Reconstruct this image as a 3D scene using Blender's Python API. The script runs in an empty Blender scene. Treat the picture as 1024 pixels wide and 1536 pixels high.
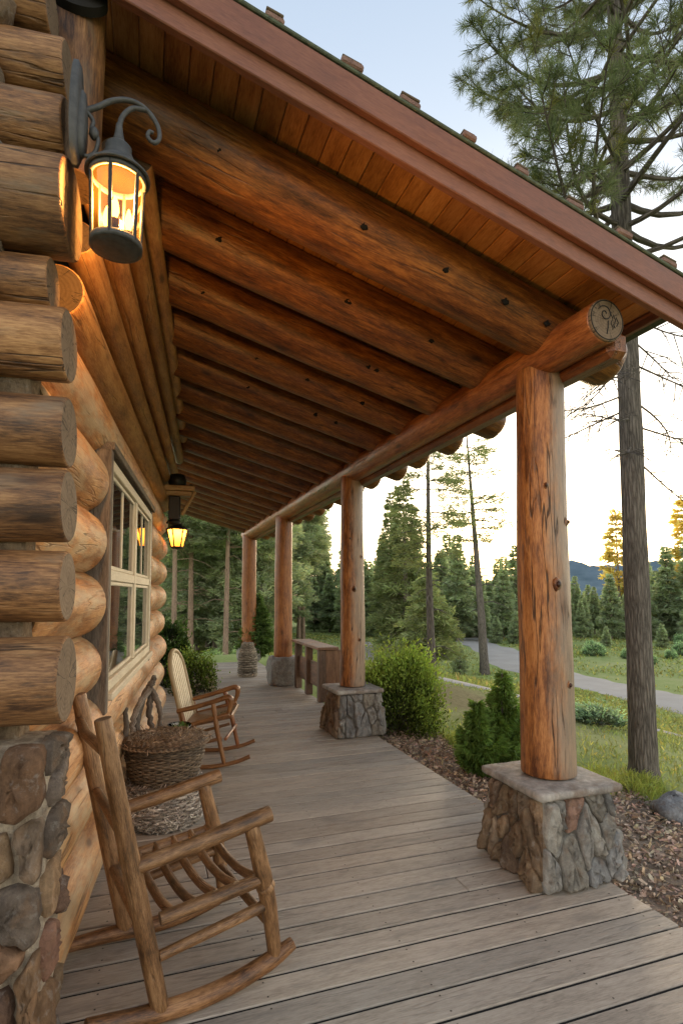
import bpy, bmesh, math, random
import numpy as np
from mathutils import Vector, Matrix

scene = bpy.context.scene
COL = scene.collection
rnd = random.Random(11)
NP = np.random.default_rng(7)
R = math.radians

# ------------------------------------------------------------------ layout
EYE = 1.5
YAW = math.atan(288 / 829.0)            # camera turned right of the porch axis (+Y)
WA = R(5.53)                            # cabin wall runs 5.5 degrees off the porch edge
DW = np.array([math.sin(WA), math.cos(WA), 0.0])
NW = np.array([math.cos(WA), -math.sin(WA), 0.0])


def wall(t, n, z):
    return DW * t + NW * n + np.array([0, 0, z])


def sstep(a, b, x):
    t = np.clip((x - a) / (b - a), 0, 1)
    return t * t * (3 - 2 * t)


def ground_z(x, y):
    x = np.asarray(x, float); y = np.asarray(y, float)
    d = np.hypot(np.maximum(x - 2.3, 0), np.maximum(y - 12.8, 0) * .8)
    base = -.13 - 2.1 * sstep(.8, 14, d) - .8 * sstep(14, 60, d)
    bump = (np.sin(x * .9 + 1.3) * np.cos(y * .7) * .03 + np.sin(x * .31 + y * .23) * .08) * sstep(2, 10, d)
    return base + bump


# ------------------------------------------------------------------ mesh builder
class MB:
    def __init__(self):
        self.V = []; self.G = []; self.T = []; self.n = 0
        self.F = []            # (array of faces (m,k), mat, smooth)

    def add(self, v, faces, grain=None, tint=(1, 1, 1), mat=0, smooth=True):
        v = np.asarray(v, float).reshape(-1, 3)
        g = v if grain is None else np.asarray(grain, float).reshape(-1, 3)
        t = np.asarray(tint, float)
        if t.ndim == 1:
            t = np.tile(t, (len(v), 1))
        self.V.append(v); self.G.append(g); self.T.append(t)
        groups = {}
        if isinstance(faces, np.ndarray):
            groups[faces.shape[1]] = faces
        else:
            for f in faces:
                groups.setdefault(len(f), []).append(f)
        for k, fs in groups.items():
            self.F.append((np.asarray(fs, np.int64) + self.n, mat, smooth))
        self.n += len(v)

    # swept round bar through points
    def tube(self, pts, rad, seg=14, wob=0.0, sub=0, ends=('flat', 'flat'), capmat=1, tint=(1, 1, 1), mat=0,
             seed=None, cap=True, flat_y=1.0):
        pts = [np.asarray(p, float) for p in pts]
        rad = list(rad) if hasattr(rad, '__len__') else [rad] * len(pts)
        if sub:
            np_, nr = [], []
            for i in range(len(pts) - 1):
                for k in range(sub):
                    f = k / sub
                    np_.append(pts[i] * (1 - f) + pts[i + 1] * f); nr.append(rad[i] * (1 - f) + rad[i + 1] * f)
            np_.append(pts[-1]); nr.append(rad[-1]); pts, rad = np_, nr
        # rounded ends: extra rings
        def rounded(p, q, r):
            d = (p - q); d = d / (np.linalg.norm(d) + 1e-9)
            out = []
            for a in (25, 50, 72, 86):
                out.append((p + d * r * .55 * math.sin(R(a)), r * math.cos(R(a))))
            return out
        if ends[0] == 'round':
            e = rounded(pts[0], pts[1], rad[0]); e.reverse()
            pts = [a for a, b in e] + pts; rad = [b for a, b in e] + rad
        elif ends[0] == 'flat' and rad[0] > .012:
            d = pts[1] - pts[0]; L = np.linalg.norm(d); d = d / L; c = min(rad[0] * .07, L * .3)
            pts = [pts[0], pts[0] + d * c * .35, pts[0] + d * c] + pts[1:]; rad = [rad[0] - c * .8, rad[0] - c * .3, rad[0]] + rad[1:]
        if ends[1] == 'round':
            e = rounded(pts[-1], pts[-2], rad[-1])
            pts = pts + [a for a, b in e]; rad = rad + [b for a, b in e]
        elif ends[1] == 'flat' and rad[-1] > .012:
            d = pts[-2] - pts[-1]; L = np.linalg.norm(d); d = d / L; c = min(rad[-1] * .07, L * .3)
            pts = pts[:-1] + [pts[-1] + d * c, pts[-1] + d * c * .35, pts[-1]]; rad = rad[:-1] + [rad[-1], rad[-1] - c * .3, rad[-1] - c * .8]
        P = np.array(pts); Rr = np.array(rad); n = len(P)
        T = np.zeros_like(P); T[1:-1] = P[2:] - P[:-2]; T[0] = P[1] - P[0]; T[-1] = P[-1] - P[-2]
        T /= (np.linalg.norm(T, axis=1)[:, None] + 1e-12)
        a = np.array([0, 0, 1.0]) if abs(T[0][2]) < .9 else np.array([1.0, 0, 0])
        N = np.zeros_like(P); N[0] = a - T[0] * (a @ T[0]); N[0] /= np.linalg.norm(N[0])
        for i in range(1, n):
            v = N[i - 1] - T[i] * (N[i - 1] @ T[i]); N[i] = v / (np.linalg.norm(v) + 1e-12)
        B = np.cross(T, N)
        th = np.linspace(0, 2 * math.pi, seg, endpoint=False)
        s = np.concatenate([[0], np.cumsum(np.linalg.norm(P[1:] - P[:-1], axis=1))])
        rr = np.repeat(Rr[:, None], seg, 1)
        so = rnd.random() * 50 if seed is None else seed
        if wob:
            S_, TH = np.meshgrid(s, th, indexing='ij')
            w = (np.sin(S_ * 2.1 + so + TH) + np.sin(S_ * 5.3 + so * 2 - 2 * TH) * .6 + np.sin(S_ * 1.1 + so * 3 + 3 * TH) * .5
                 + np.sin(S_ * 11 + so * 5 + 2 * TH) * .25)
            rr = rr * (1 + wob * w)
        vy = np.cos(th)[None, :, None] * rr[..., None]; vz = np.sin(th)[None, :, None] * rr[..., None]
        V = P[:, None, :] + N[:, None, :] * vy + B[:, None, :] * vz * flat_y
        G = np.stack([np.repeat(s[:, None], seg, 1) + so * 3.7, vy[..., 0], vz[..., 0]], -1)
        i = np.arange(n - 1)[:, None] * seg; j = np.arange(seg)[None, :]; k = (j + 1) % seg
        F = np.stack([i + j, i + k, i + seg + k, i + seg + j], -1).reshape(-1, 4)
        self.add(V.reshape(-1, 3), F, G.reshape(-1, 3), tint, mat)
        if cap:
            for e in (0, n - 1):
                ring = V[e]; c = P[e]
                g = G[e]; gc = np.array([g[0][0], 0, 0])
                rings = [ring, c + (ring - c) * .5]; gs = [g, gc + (g - gc) * .5]
                vv = np.concatenate(rings + [c[None]]); gg = np.concatenate(gs + [gc[None]])
                f4 = [(q, (q + 1) % seg, seg + (q + 1) % seg, seg + q) for q in range(seg)]
                f3 = [(seg + q, seg + (q + 1) % seg, 2 * seg) for q in range(seg)]
                fs = f4 + f3
                if e == 0:
                    fs = [tuple(reversed(f)) for f in fs]
                self.add(vv, fs, gg, tint, capmat, False)

    def box(self, c, d, rot=None, bev=.004, tint=(1, 1, 1), mat=0, taper=None):
        c = np.asarray(c, float); d = np.asarray(d, float) / 2
        b = min(bev, d.min() * .45)
        # chamfered box: 24 verts
        vs = []; idx = {}
        for sx in (-1, 1):
            for sy in (-1, 1):
                for sz in (-1, 1):
                    for ax in range(3):
                        p = np.array([sx, sy, sz]) * (d - b); p[ax] = (sx, sy, sz)[ax] * d[ax]
                        idx[(sx, sy, sz, ax)] = len(vs); vs.append(p)
        F = []
        for ax in range(3):
            o = [q for q in range(3) if q != ax]
            for s in (-1, 1):
                quad = []
                for (a, e) in ((-1, -1), (1, -1), (1, 1), (-1, 1)):
                    k = [0, 0, 0]; k[ax] = s; k[o[0]] = a; k[o[1]] = e
                    quad.append(idx[(*k, ax)])
                F.append(quad)
        for ax in range(3):
            o = [q for q in range(3) if q != ax]
            for a in (-1, 1):
                for e in (-1, 1):
                    q = []
                    for s in (-1, 1):
                        k = [0, 0, 0]; k[ax] = s; k[o[0]] = a; k[o[1]] = e
                        q.append((idx[(*k, o[0])], idx[(*k, o[1])]))
                    F.append([q[0][0], q[0][1], q[1][1], q[1][0]])
        for sx in (-1, 1):
            for sy in (-1, 1):
                for sz in (-1, 1):
                    F.append([idx[(sx, sy, sz, 0)], idx[(sx, sy, sz, 1)], idx[(sx, sy, sz, 2)]])
        V = np.array(vs)
        F2 = []
        for f in F:                      # outward winding
            p = V[f]; nn = np.cross(p[1] - p[0], p[2] - p[0])
            F2.append(tuple(f) if nn @ p.mean(0) > 0 else tuple(reversed(f)))
        if taper is not None:
            k = (V[:, 2] + d[2]) / (2 * d[2]); sc = 1 - k + k * taper
            V[:, 0] *= sc; V[:, 1] *= sc
        order = np.argsort(-d)
        G = V[:, order] + np.array([rnd.random() * 60, rnd.random() * 3, rnd.random() * 3])
        if rot is not None:
            V = V @ np.asarray(rot, float).T
        self.add(V + c, F2, G, tint, mat, False)

    def lathe(self, prof, seg=24, c=(0, 0, 0), tint=(1, 1, 1), mat=0, smooth=True, sx=1, sy=1):
        pr = np.array(prof, float); n = len(pr)
        th = np.linspace(0, 2 * math.pi, seg, endpoint=False)
        V = np.stack([pr[:, 0][:, None] * np.cos(th) * sx, pr[:, 0][:, None] * np.sin(th) * sy, np.repeat(pr[:, 1][:, None], seg, 1)], -1)
        i = np.arange(n - 1)[:, None] * seg; j = np.arange(seg)[None, :]; k = (j + 1) % seg
        F = np.stack([i + j, i + k, i + seg + k, i + seg + j], -1).reshape(-1, 4)
        self.add(V.reshape(-1, 3) + np.asarray(c, float), F, None, tint, mat, smooth)

    def blob(self, c, r, seg=14, rings=9, rough=.12, tint=(1, 1, 1), mat=0, rot=None):
        th = np.linspace(0, 2 * math.pi, seg, endpoint=False); ph = np.linspace(0.02, math.pi - .02, rings)
        P, T_ = np.meshgrid(ph, th, indexing='ij'); so = rnd.random() * 40
        w = 1 + rough * (np.sin(3 * T_ + so) * np.sin(2 * P + so) + .6 * np.sin(5 * T_ - so * 2 + 4 * P) * np.sin(P) + .5 * np.cos(2 * T_ + P * 3 + so * 3))
        V = np.stack([np.sin(P) * np.cos(T_) * w, np.sin(P) * np.sin(T_) * w, np.cos(P) * w], -1).reshape(-1, 3) * np.asarray(r, float)
        if rot is not None: V = V @ np.asarray(rot).T
        i = np.arange(rings - 1)[:, None] * seg; j = np.arange(seg)[None, :]; k = (j + 1) % seg
        F = np.stack([i + j, i + seg + j, i + seg + k, i + k], -1).reshape(-1, 4)
        self.add(V + np.asarray(c, float), F, None, tint, mat)

    # many small tapered blades: base points, directions, lengths, widths
    def blades(self, P, D, L, W, tint, tip=.25, rng=NP, mat=0, bend=0.0):
        n = len(P); D = D / (np.linalg.norm(D, axis=1)[:, None] + 1e-9)
        q = rng.normal(size=(n, 3)); S = np.cross(D, q); S /= (np.linalg.norm(S, axis=1)[:, None] + 1e-9)
        W = np.asarray(W)[:, None] if np.ndim(W) else np.full((n, 1), W)
        L = np.asarray(L)[:, None] if np.ndim(L) else np.full((n, 1), L)
        mid = P + D * L * .55; end = P + D * L
        if bend: end = end + np.array([0, 0, -1]) * L * bend
        V = np.stack([P - S * W * .35, P + S * W * .35, mid + S * W * .5, mid - S * W * .5, end + S * W * .5 * tip, end - S * W * .5 * tip], 1).reshape(-1, 3)
        b = np.arange(n)[:, None] * 6
        F = np.concatenate([b + np.array([[0, 1, 2, 3]]), b + np.array([[3, 2, 4, 5]])], 0)
        self.add(V, F, None, np.repeat(tint, 6, 0) if np.ndim(tint) == 2 else tint, mat, False)

    def build(self, name, mats, parent=None, off=(0, 0, 0)):
        me = bpy.data.meshes.new(name)
        V = np.concatenate(self.V) - np.asarray(off, float)
        me.vertices.add(len(V)); me.vertices.foreach_set('co', V.astype(np.float32).ravel())
        li, ls, mi, sm = [], [], [], []; c = 0
        for f, m, s in self.F:
            k = f.shape[1]; li.append(f.ravel()); ls.append(c + np.arange(len(f)) * k); c += f.size
            mi.append(np.full(len(f), m)); sm.append(np.full(len(f), s))
        li = np.concatenate(li); ls = np.concatenate(ls)
        me.loops.add(len(li)); me.loops.foreach_set('vertex_index', li.astype(np.int32))
        me.polygons.add(len(ls)); me.polygons.foreach_set('loop_start', ls.astype(np.int32))
        if not isinstance(mats, (list, tuple)): mats = [mats]
        me.polygons.foreach_set('material_index', np.minimum(np.concatenate(mi), len(mats) - 1).astype(np.int32))
        me.polygons.foreach_set('use_smooth', np.concatenate(sm))
        a = me.attributes.new('grain', 'FLOAT_VECTOR', 'POINT'); a.data.foreach_set('vector', np.concatenate(self.G).astype(np.float32).ravel())
        t = np.concatenate(self.T); t4 = np.concatenate([t, np.ones((len(t), 1))], 1)
        a = me.attributes.new('tint', 'FLOAT_COLOR', 'POINT'); a.data.foreach_set('color', t4.astype(np.float32).ravel())
        for m in mats: me.materials.append(m)
        me.update(calc_edges=True); me.validate()
        o = bpy.data.objects.new(name, me); COL.objects.link(o)
        if parent is not None: o.parent = parent
        return o


def tag(o, label=None, cat=None, group=None, kind=None):
    if label: o['label'] = label
    if cat: o['category'] = cat
    if group: o['group'] = group
    if kind: o['kind'] = kind
    return o


def thing(name, loc, label, cat, group=None, rz=0):
    o = bpy.data.objects.new(name, None); COL.objects.link(o)
    o.empty_display_size = .1
    o.location = [float(q) for q in loc]; o.rotation_euler = (0, 0, rz)
    return tag(o, label, cat, group)


def rotm(axis, ang):
    return np.array(Matrix.Rotation(ang, 3, axis))


ROTW = rotm('Z', -WA)      # local X = wall normal, local Y = along wall


# ------------------------------------------------------------------ materials
class NT:
    def __init__(self, name):
        self.m = bpy.data.materials.new(name); self.m.use_nodes = True
        self.t = self.m.node_tree; self.t.nodes.clear()
        self.out = self.n('ShaderNodeOutputMaterial')

    def n(self, typ, ins=None, **kw):
        nd = self.t.nodes.new(typ)
        for k, v in kw.items(): setattr(nd, k, v)
        for k, v in (ins or {}).items(): self.set(nd.inputs[k], v)
        return nd

    def set(self, sock, v):
        if isinstance(v, bpy.types.NodeSocket): self.t.links.new(v, sock)
        elif v is not None: sock.default_value = v

    def attr(self, name):
        return self.n('ShaderNodeAttribute', attribute_name=name)

    def scale(self, vec, s):
        return self.n('ShaderNodeVectorMath', {0: vec, 1: s}, operation='MULTIPLY').outputs[0]

    def noise(self, vec, scale=1, detail=4, rough=.55, dist=0):
        return self.n('ShaderNodeTexNoise', {'Vector': vec, 'Scale': scale, 'Detail': detail, 'Roughness': rough, 'Distortion': dist}).outputs[0]

    def voro(self, vec, scale=1, feature='F1', rand=1):
        return self.n('ShaderNodeTexVoronoi', {'Vector': vec, 'Scale': scale, 'Randomness': rand}, feature=feature).outputs['Distance']

    def math(self, op, a, b=None, c=None, clamp=False):
        return self.n('ShaderNodeMath', {0: a, 1: b, 2: c}, operation=op, use_clamp=clamp).outputs[0]

    def maprange(self, v, a, b, c=0, d=1):
        return self.n('ShaderNodeMapRange', {0: v, 1: a, 2: b, 3: c, 4: d}).outputs[0]

    def ramp(self, fac, stops):
        r = self.n('ShaderNodeValToRGB', {0: fac}); e = r.color_ramp.elements
        while len(e) < len(stops): e.new(.5)
        for q, (p, c) in zip(e, stops): q.position = p; q.color = (*c, 1)
        return r.outputs[0]

    def mix(self, fac, a, b, mode='MIX'):
        nd = self.n('ShaderNodeMix', data_type='RGBA', blend_type=mode)
        self.set(nd.inputs[0], fac)
        self.set(nd.inputs[6], (*a, 1) if isinstance(a, tuple) else a); self.set(nd.inputs[7], (*b, 1) if isinstance(b, tuple) else b)
        return nd.outputs[2]

    def bump(self, h, s=.5, d=.01, nrm=None):
        return self.n('ShaderNodeBump', {'Height': h, 'Strength': s, 'Distance': d, 'Normal': nrm}).outputs[0]

    def bsdf(self, col, rough=.6, nrm=None, **kw):
        b = self.n('ShaderNodeBsdfPrincipled', {'Base Color': (*col, 1) if isinstance(col, tuple) else col, 'Roughness': rough, 'Normal': nrm})
        for k, v in kw.items(): self.set(b.inputs[k.replace('_', ' ')], v)
        return b.outputs[0]

    def done(self, sh):
        self.t.links.new(sh, self.out.inputs[0]); return self.m


def wood(name, dark, mid, light, rough=.5, streak=1.0, crack=.35, knots=True, patch=.5, weather=None, weather_amt=.0, bump=.5, spec=.5,
         scale=1.0, side=None):
    t = NT(name); g = t.attr('grain').outputs['Vector']; tint = t.attr('tint').outputs['Color']
    g = t.scale(g, (scale, scale, scale))
    warp = t.n('ShaderNodeTexNoise', {'Vector': t.scale(g, (1.5, 6, 6)), 'Scale': 1.0, 'Detail': 2.0})
    gw = t.n('ShaderNodeVectorMath', {0: g, 1: t.scale(warp.outputs['Color'], (.02, .02, .02))}, operation='ADD').outputs[0]
    A = t.noise(t.scale(gw, (4.5, 30, 30)), 1, 8, .68)
    B = t.noise(t.scale(gw, (22, 170, 170)), 1, 4, .7)
    C = t.noise(t.scale(g, (2.4, 5.5, 5.5)), 1, 6, .62)
    fac = t.math('ADD', t.math('MULTIPLY', t.math('SUBTRACT', A, .5), 1.3 * streak), t.math('MULTIPLY', t.math('SUBTRACT', B, .5), 1.25))
    fac = t.math('ADD', fac, t.math('MULTIPLY', t.math('SUBTRACT', C, .5), 2.2 * patch))
    fac = t.math('ADD', fac, .5, clamp=True)
    col = t.ramp(fac, [(0.12, dark), (.5, mid), (.88, light)])
    h = t.math('ADD', t.math('MULTIPLY', A, .6), t.math('MULTIPLY', B, .4))
    if weather:
        wn = t.noise(t.scale(g, (2.6, 9, 9)), 1, 5, .65)
        wf = t.maprange(wn, .58 - weather_amt * .35, .72 - weather_amt * .35)
        if side:
            geo = t.n('ShaderNodeNewGeometry').outputs['Normal']
            dt = t.n('ShaderNodeVectorMath', {0: geo, 1: side}, operation='DOT_PRODUCT').outputs['Value']
            wf = t.math('MULTIPLY', t.maprange(t.math('ADD', dt, t.math('MULTIPLY', t.math('SUBTRACT', wn, .5), 1.5)), .0, .5), .9)
        wc = t.mix(A, tuple(q * .55 for q in weather), tuple(min(1, q * 1.3) for q in weather))
        col = t.mix(t.math('MULTIPLY', wf, .85), col, wc)
    if knots:
        kv = t.voro(t.scale(gw, (2.1, 5.5, 5.5)), 1)
        kr = t.maprange(kv, .05, .13, 1, 0)
        ring = t.maprange(kv, .12, .3, 1, 0)
        col = t.mix(t.math('MULTIPLY', ring, .35), col, dark)
        col = t.mix(t.math('MULTIPLY', kr, .8), col, tuple(q * .35 for q in dark))
    if crack:
        cn = t.noise(t.scale(gw, (1.1, 17, 17)), 1, 2, .5)
        cm = t.maprange(C, .46, .6)
        ck = t.math('MULTIPLY', t.maprange(t.math('ABSOLUTE', t.math('SUBTRACT', cn, .5)), .006, .02, 1, 0), cm)
        col = t.mix(t.math('MULTIPLY', ck, crack), col, tuple(q * .18 for q in dark))
        h = t.math('SUBTRACT', h, t.math('MULTIPLY', ck, 1.6))
    col = t.mix(1.0, col, tint, 'MULTIPLY')
    r = t.maprange(C, .3, .7, rough - .1, rough + .12)
    return t.done(t.bsdf(col, r, t.bump(h, bump, .006), Specular_IOR_Level=spec))


def endgrain(name, base, ring, rough=.75, grey=.5):
    t = NT(name); g = t.attr('grain').outputs['Vector']; tint = t.attr('tint').outputs['Color']
    s = t.n('ShaderNodeSeparateXYZ', {0: g})
    flat = t.n('ShaderNodeCombineXYZ', {0: t.math('MULTIPLY', s.outputs[0], 3.0), 1: s.outputs[1], 2: s.outputs[2]}).outputs[0]
    yz = t.n('ShaderNodeCombineXYZ', {1: s.outputs[1], 2: s.outputs[2]}).outputs[0]
    ln = t.n('ShaderNodeVectorMath', {0: yz}, operation='LENGTH').outputs['Value']
    nz = t.noise(t.scale(flat, (1, 9, 9)), 1, 3)
    w = t.math('SINE', t.math('ADD', t.math('MULTIPLY', ln, 420), t.math('MULTIPLY', nz, 14)))
    fac = t.math('MULTIPLY_ADD', w, .13, .5)
    pn = t.noise(t.scale(flat, (1, 22, 22)), 1, 5, .65)
    fac = t.math('ADD', fac, t.math('MULTIPLY', t.math('SUBTRACT', pn, .5), 1.3), clamp=True)
    col = t.ramp(fac, [(.1, ring), (.9, base)])
    ang = t.math('ARCTAN2', s.outputs[2], s.outputs[1])
    cn = t.noise(t.n('ShaderNodeCombineXYZ', {0: t.math('MULTIPLY', ang, 2.6), 1: t.math('MULTIPLY', ln, 4), 2: s.outputs[0]}).outputs[0], 1, 2)
    ck = t.maprange(t.math('ABSOLUTE', t.math('SUBTRACT', cn, .5)), .004, .016, 1, 0)
    col = t.mix(t.math('MULTIPLY', ck, .75), col, tuple(q * .15 for q in ring))
    col = t.mix(1.0, col, tint, 'MULTIPLY')
    return t.done(t.bsdf(col, rough, t.bump(t.math('SUBTRACT', fac, ck), .4, .004), Specular_IOR_Level=.25))


def stone_mat(name, base=(1, 1, 1), rough=.85, scale=1.0, bump=.8):
    t = NT(name); p = t.n('ShaderNodeTexCoord').outputs['Object']; tint = t.attr('tint').outputs['Color']
    a = t.noise(t.scale(p, (13 * scale,) * 3), 1, 8, .68); b = t.noise(t.scale(p, (38 * scale,) * 3), 1, 6, .7)
    v = t.noise(t.scale(p, (22 * scale, 22 * scale, 5 * scale)), 1, 7, .7, .6)
    b = t.math('ADD', t.math('MULTIPLY', b, .6), t.math('MULTIPLY', t.noise(t.scale(p, (130 * scale,) * 3), 1, 4, .7), .4))
    f = t.math('ADD', t.math('MULTIPLY', a, .5), t.math('ADD', t.math('MULTIPLY', b, .28), t.math('MULTIPLY', v, .35)))
    sh = t.ramp(f, [(.36, (.25, .24, .23)), (.54, (.82, .81, .8)), (.72, (1.55, 1.55, 1.5))])
    col = t.mix(1.0, sh, tint, 'MULTIPLY'); col = t.mix(1.0, col, base, 'MULTIPLY')
    rust = t.maprange(t.noise(t.scale(p, (15 * scale,) * 3), 1, 6, .65), .52, .66)
    col = t.mix(t.math('MULTIPLY', rust, .42), col, (.17, .092, .045))
    pale = t.maprange(t.noise(t.scale(p, (21 * scale + 3,) * 3), 1, 6, .7), .56, .68)
    col = t.mix(t.math('MULTIPLY', pale, .35), col, (.36, .34, .31))
    return t.done(t.bsdf(col, rough, t.bump(t.math('ADD', t.math('MULTIPLY', f, 1.0), t.math('MULTIPLY', b, .5)), bump, .02), Specular_IOR_Level=.25))


def leaf_mat(name, base, trans=.35, rough=.6):
    t = NT(name); tint = t.attr('tint').outputs['Color']
    col = t.mix(1.0, tint, base, 'MULTIPLY')
    d = t.bsdf(col, rough, Specular_IOR_Level=.25)
    tr = t.n('ShaderNodeBsdfTranslucent', {0: t.mix(1.0, col, (1.25, 1.2, .7), 'MULTIPLY')}).outputs[0]
    return t.done(t.n('ShaderNodeMixShader', {0: trans, 1: d, 2: tr}).outputs[0])


def bark_mat(name, dark, light, sc=1.0, bump=1.0):
    t = NT(name); g = t.attr('grain').outputs['Vector']
    warp = t.n('ShaderNodeTexNoise', {'Vector': t.scale(g, (9 * sc, 30 * sc, 30 * sc)), 'Scale': 1.0, 'Detail': 3.0})
    gw = t.n('ShaderNodeVectorMath', {0: g, 1: t.scale(warp.outputs['Color'], (.05, .02, .02))}, operation='ADD').outputs[0]
    v = t.voro(t.scale(gw, (4.2 * sc, 42 * sc, 42 * sc)), 1, 'DISTANCE_TO_EDGE')
    n = t.noise(t.scale(g, (14 * sc, 60 * sc, 60 * sc)), 1, 5, .65); p = t.noise(t.scale(g, (1.3, 6, 6)), 1, 3)
    f = t.math('ADD', t.math('MULTIPLY', t.maprange(v, .0, .38), .42), t.math('MULTIPLY', n, .62))
    f = t.math('ADD', f, t.math('MULTIPLY', t.math('SUBTRACT', p, .5), .5), clamp=True)
    col = t.ramp(f, [(.12, dark), (.6, light), (.95, tuple(q * 1.35 for q in light))])
    return t.done(t.bsdf(col, .9, t.bump(f, bump, .02), Specular_IOR_Level=.15))


def plain(name, col, rough=.5, metal=0.0, nscale=30, var=.3, bump=.2, **kw):
    t = NT(name); p = t.n('ShaderNodeTexCoord').outputs['Object']
    n = t.noise(t.scale(p, (nscale,) * 3), 1, 5, .6)
    c = t.ramp(n, [(.25, tuple(q * (1 - var) for q in col)), (.75, tuple(min(1, q * (1 + var)) for q in col))])
    tint = t.attr('tint').outputs['Color']; c = t.mix(1.0, c, tint, 'MULTIPLY')
    return t.done(t.bsdf(c, t.maprange(n, .3, .7, rough - .06, rough + .1), t.bump(n, bump, .003), Metallic=metal, **kw))


def matte(name, col):
    t = NT(name); return t.done(t.n('ShaderNodeBsdfDiffuse', {0: (*col, 1)}).outputs[0])


M = {}
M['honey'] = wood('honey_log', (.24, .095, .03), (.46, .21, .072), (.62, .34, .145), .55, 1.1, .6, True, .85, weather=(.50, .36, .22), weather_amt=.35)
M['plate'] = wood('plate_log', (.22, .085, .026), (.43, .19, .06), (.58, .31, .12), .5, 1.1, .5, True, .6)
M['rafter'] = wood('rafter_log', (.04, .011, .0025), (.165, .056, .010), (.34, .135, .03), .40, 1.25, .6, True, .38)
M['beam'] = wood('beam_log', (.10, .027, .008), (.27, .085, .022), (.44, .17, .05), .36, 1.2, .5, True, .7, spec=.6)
M['post'] = wood('post_log', (.085, .024, .006), (.285, .102, .026), (.47, .20, .062), .45, 1.6, .9, True, .7, weather=(.30, .235, .175), side=(.86, -.5, .05), bump=.8)
M['redpost'] = wood('red_post_log', (.12, .034, .007), (.27, .092, .02), (.40, .16, .045), .45, 1.0, .6, True, .6)
M['corner'] = wood('corner_log', (.055, .023, .009), (.225, .104, .038), (.41, .22, .092), .6, 1.2, .8, True, .65, weather=(.22, .155, .10), weather_amt=.05, bump=.7)
M['soffit'] = wood('soffit_board', (.20, .07, .017), (.40, .165, .042), (.52, .25, .08), .5, .8, .0, True, .6, bump=.25)
M['rake'] = wood('rake_board', (.13, .047, .025), (.21, .077, .041), (.28, .115, .065), .5, .6, .0, False, .35, bump=.2)
M['deck'] = wood('deck_board', (.25, .208, .165), (.405, .343, .276), (.50, .43, .355), .6, .8, .3, False, .4, weather=(.30, .265, .225), weather_amt=.1, bump=.3, spec=.35)
M['chair'] = wood('chair_pole', (.06, .027, .009), (.185, .088, .032), (.33, .18, .08), .45, 1.3, .5, True, .8, scale=1.8)
M['chair2'] = wood('varnished_wood', (.09, .036, .012), (.20, .082, .026), (.31, .15, .05), .35, 1.0, .2, False, .5, scale=1.8)
M['rail'] = wood('dark_rail', (.05, .026, .015), (.11, .06, .036), (.19, .115, .07), .6, 1.0, .4, True, .6)
M['railpanel'] = wood('rail_panel', (.10, .045, .022), (.20, .098, .05), (.30, .16, .09), .6, 1.0, .4, True, .6)
M['trimdark'] = wood('weathered_trim', (.05, .036, .026), (.13, .10, .075), (.22, .175, .135), .7, 1.0, .4, False, .5)
M['drift'] = wood('driftwood', (.06, .045, .033), (.16, .125, .095), (.30, .25, .20), .8, 1.0, .5, False, .5, scale=3)
M['end'] = endgrain('end_grain', (.24, .155, .09), (.15, .09, .05))
M['endgrey'] = endgrain('weathered_end_grain', (.20, .14, .092), (.12, .08, .05))
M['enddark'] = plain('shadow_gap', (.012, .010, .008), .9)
M['stone'] = stone_mat('field_stone')
M['cap'] = stone_mat('cap_stone', (1, 1, 1), .8, .6, .35)
M['mortar'] = stone_mat('mortar', (1, 1, 1), .95, 2.2, 1.0)
M['bark'] = bark_mat('pine_bark', (.035, .030, .026), (.185, .16, .138), 1.0, 1.0)
M['barkred'] = bark_mat('red_pine_bark', (.09, .065, .05), (.36, .25, .18), .8, .8)
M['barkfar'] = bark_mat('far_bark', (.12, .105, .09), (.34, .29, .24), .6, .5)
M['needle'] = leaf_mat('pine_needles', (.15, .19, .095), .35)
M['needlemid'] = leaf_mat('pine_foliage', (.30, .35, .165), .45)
M['needlefar'] = leaf_mat('far_foliage', (.44, .52, .34), .5)  # albedo raised so the pale colour stands in for distance haze
M['leaf'] = leaf_mat('shrub_leaves', (.19, .255, .062), .4)
M['leafdark'] = leaf_mat('conifer_shrub_leaves', (.11, .18, .05), .35)
M['grassblade'] = leaf_mat('grass_blades', (.27, .305, .11), .45)
M['flower'] = leaf_mat('pale_flowers', (.5, .46, .36), .3)
M['chip'] = plain('bark_chips', (.38, .275, .195), .9, var=.5, nscale=60, bump=.4)
M['iron'] = plain('weathered_iron', (.066, .064, .061), .55, .35, 45, .45, .5)
M['black'] = plain('black_metal', (.018, .017, .016), .45, .4)
M['bracket'] = wood('pale_bracket', (.25, .13, .05), (.46, .27, .11), (.6, .4, .2), .5, .8, .2, False)
M['cream'] = wood('cream_paint', (.42, .35, .25), (.60, .52, .38), (.68, .61, .48), .55, .5, .1, False, .4, bump=.15)
M['creamslat'] = wood('cream_slat', (.42, .36, .24), (.62, .54, .38), (.70, .63, .48), .5, .6, .1, False, .4, bump=.15)
M['green_roof'] = plain('mossy_roofing', (.075, .085, .05), .85, nscale=40, var=.6)
M['tile'] = wood('roof_tile', (.10, .05, .035), (.19, .10, .075), (.26, .16, .12), .75, .8, .2, False)
M['wicker'] = wood('wicker', (.07, .045, .028), (.20, .138, .088), (.37, .28, .19), .7, 1.0, .0, False, .8, scale=4)
M['wickergrey'] = wood('grey_wicker', (.10, .085, .07), (.28, .24, .20), (.55, .50, .44), .75, 1.0, .0, False, .9, scale=4)
M['rock'] = stone_mat('boulder', (1, 1, 1), .85, 1.6, .9)


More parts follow.
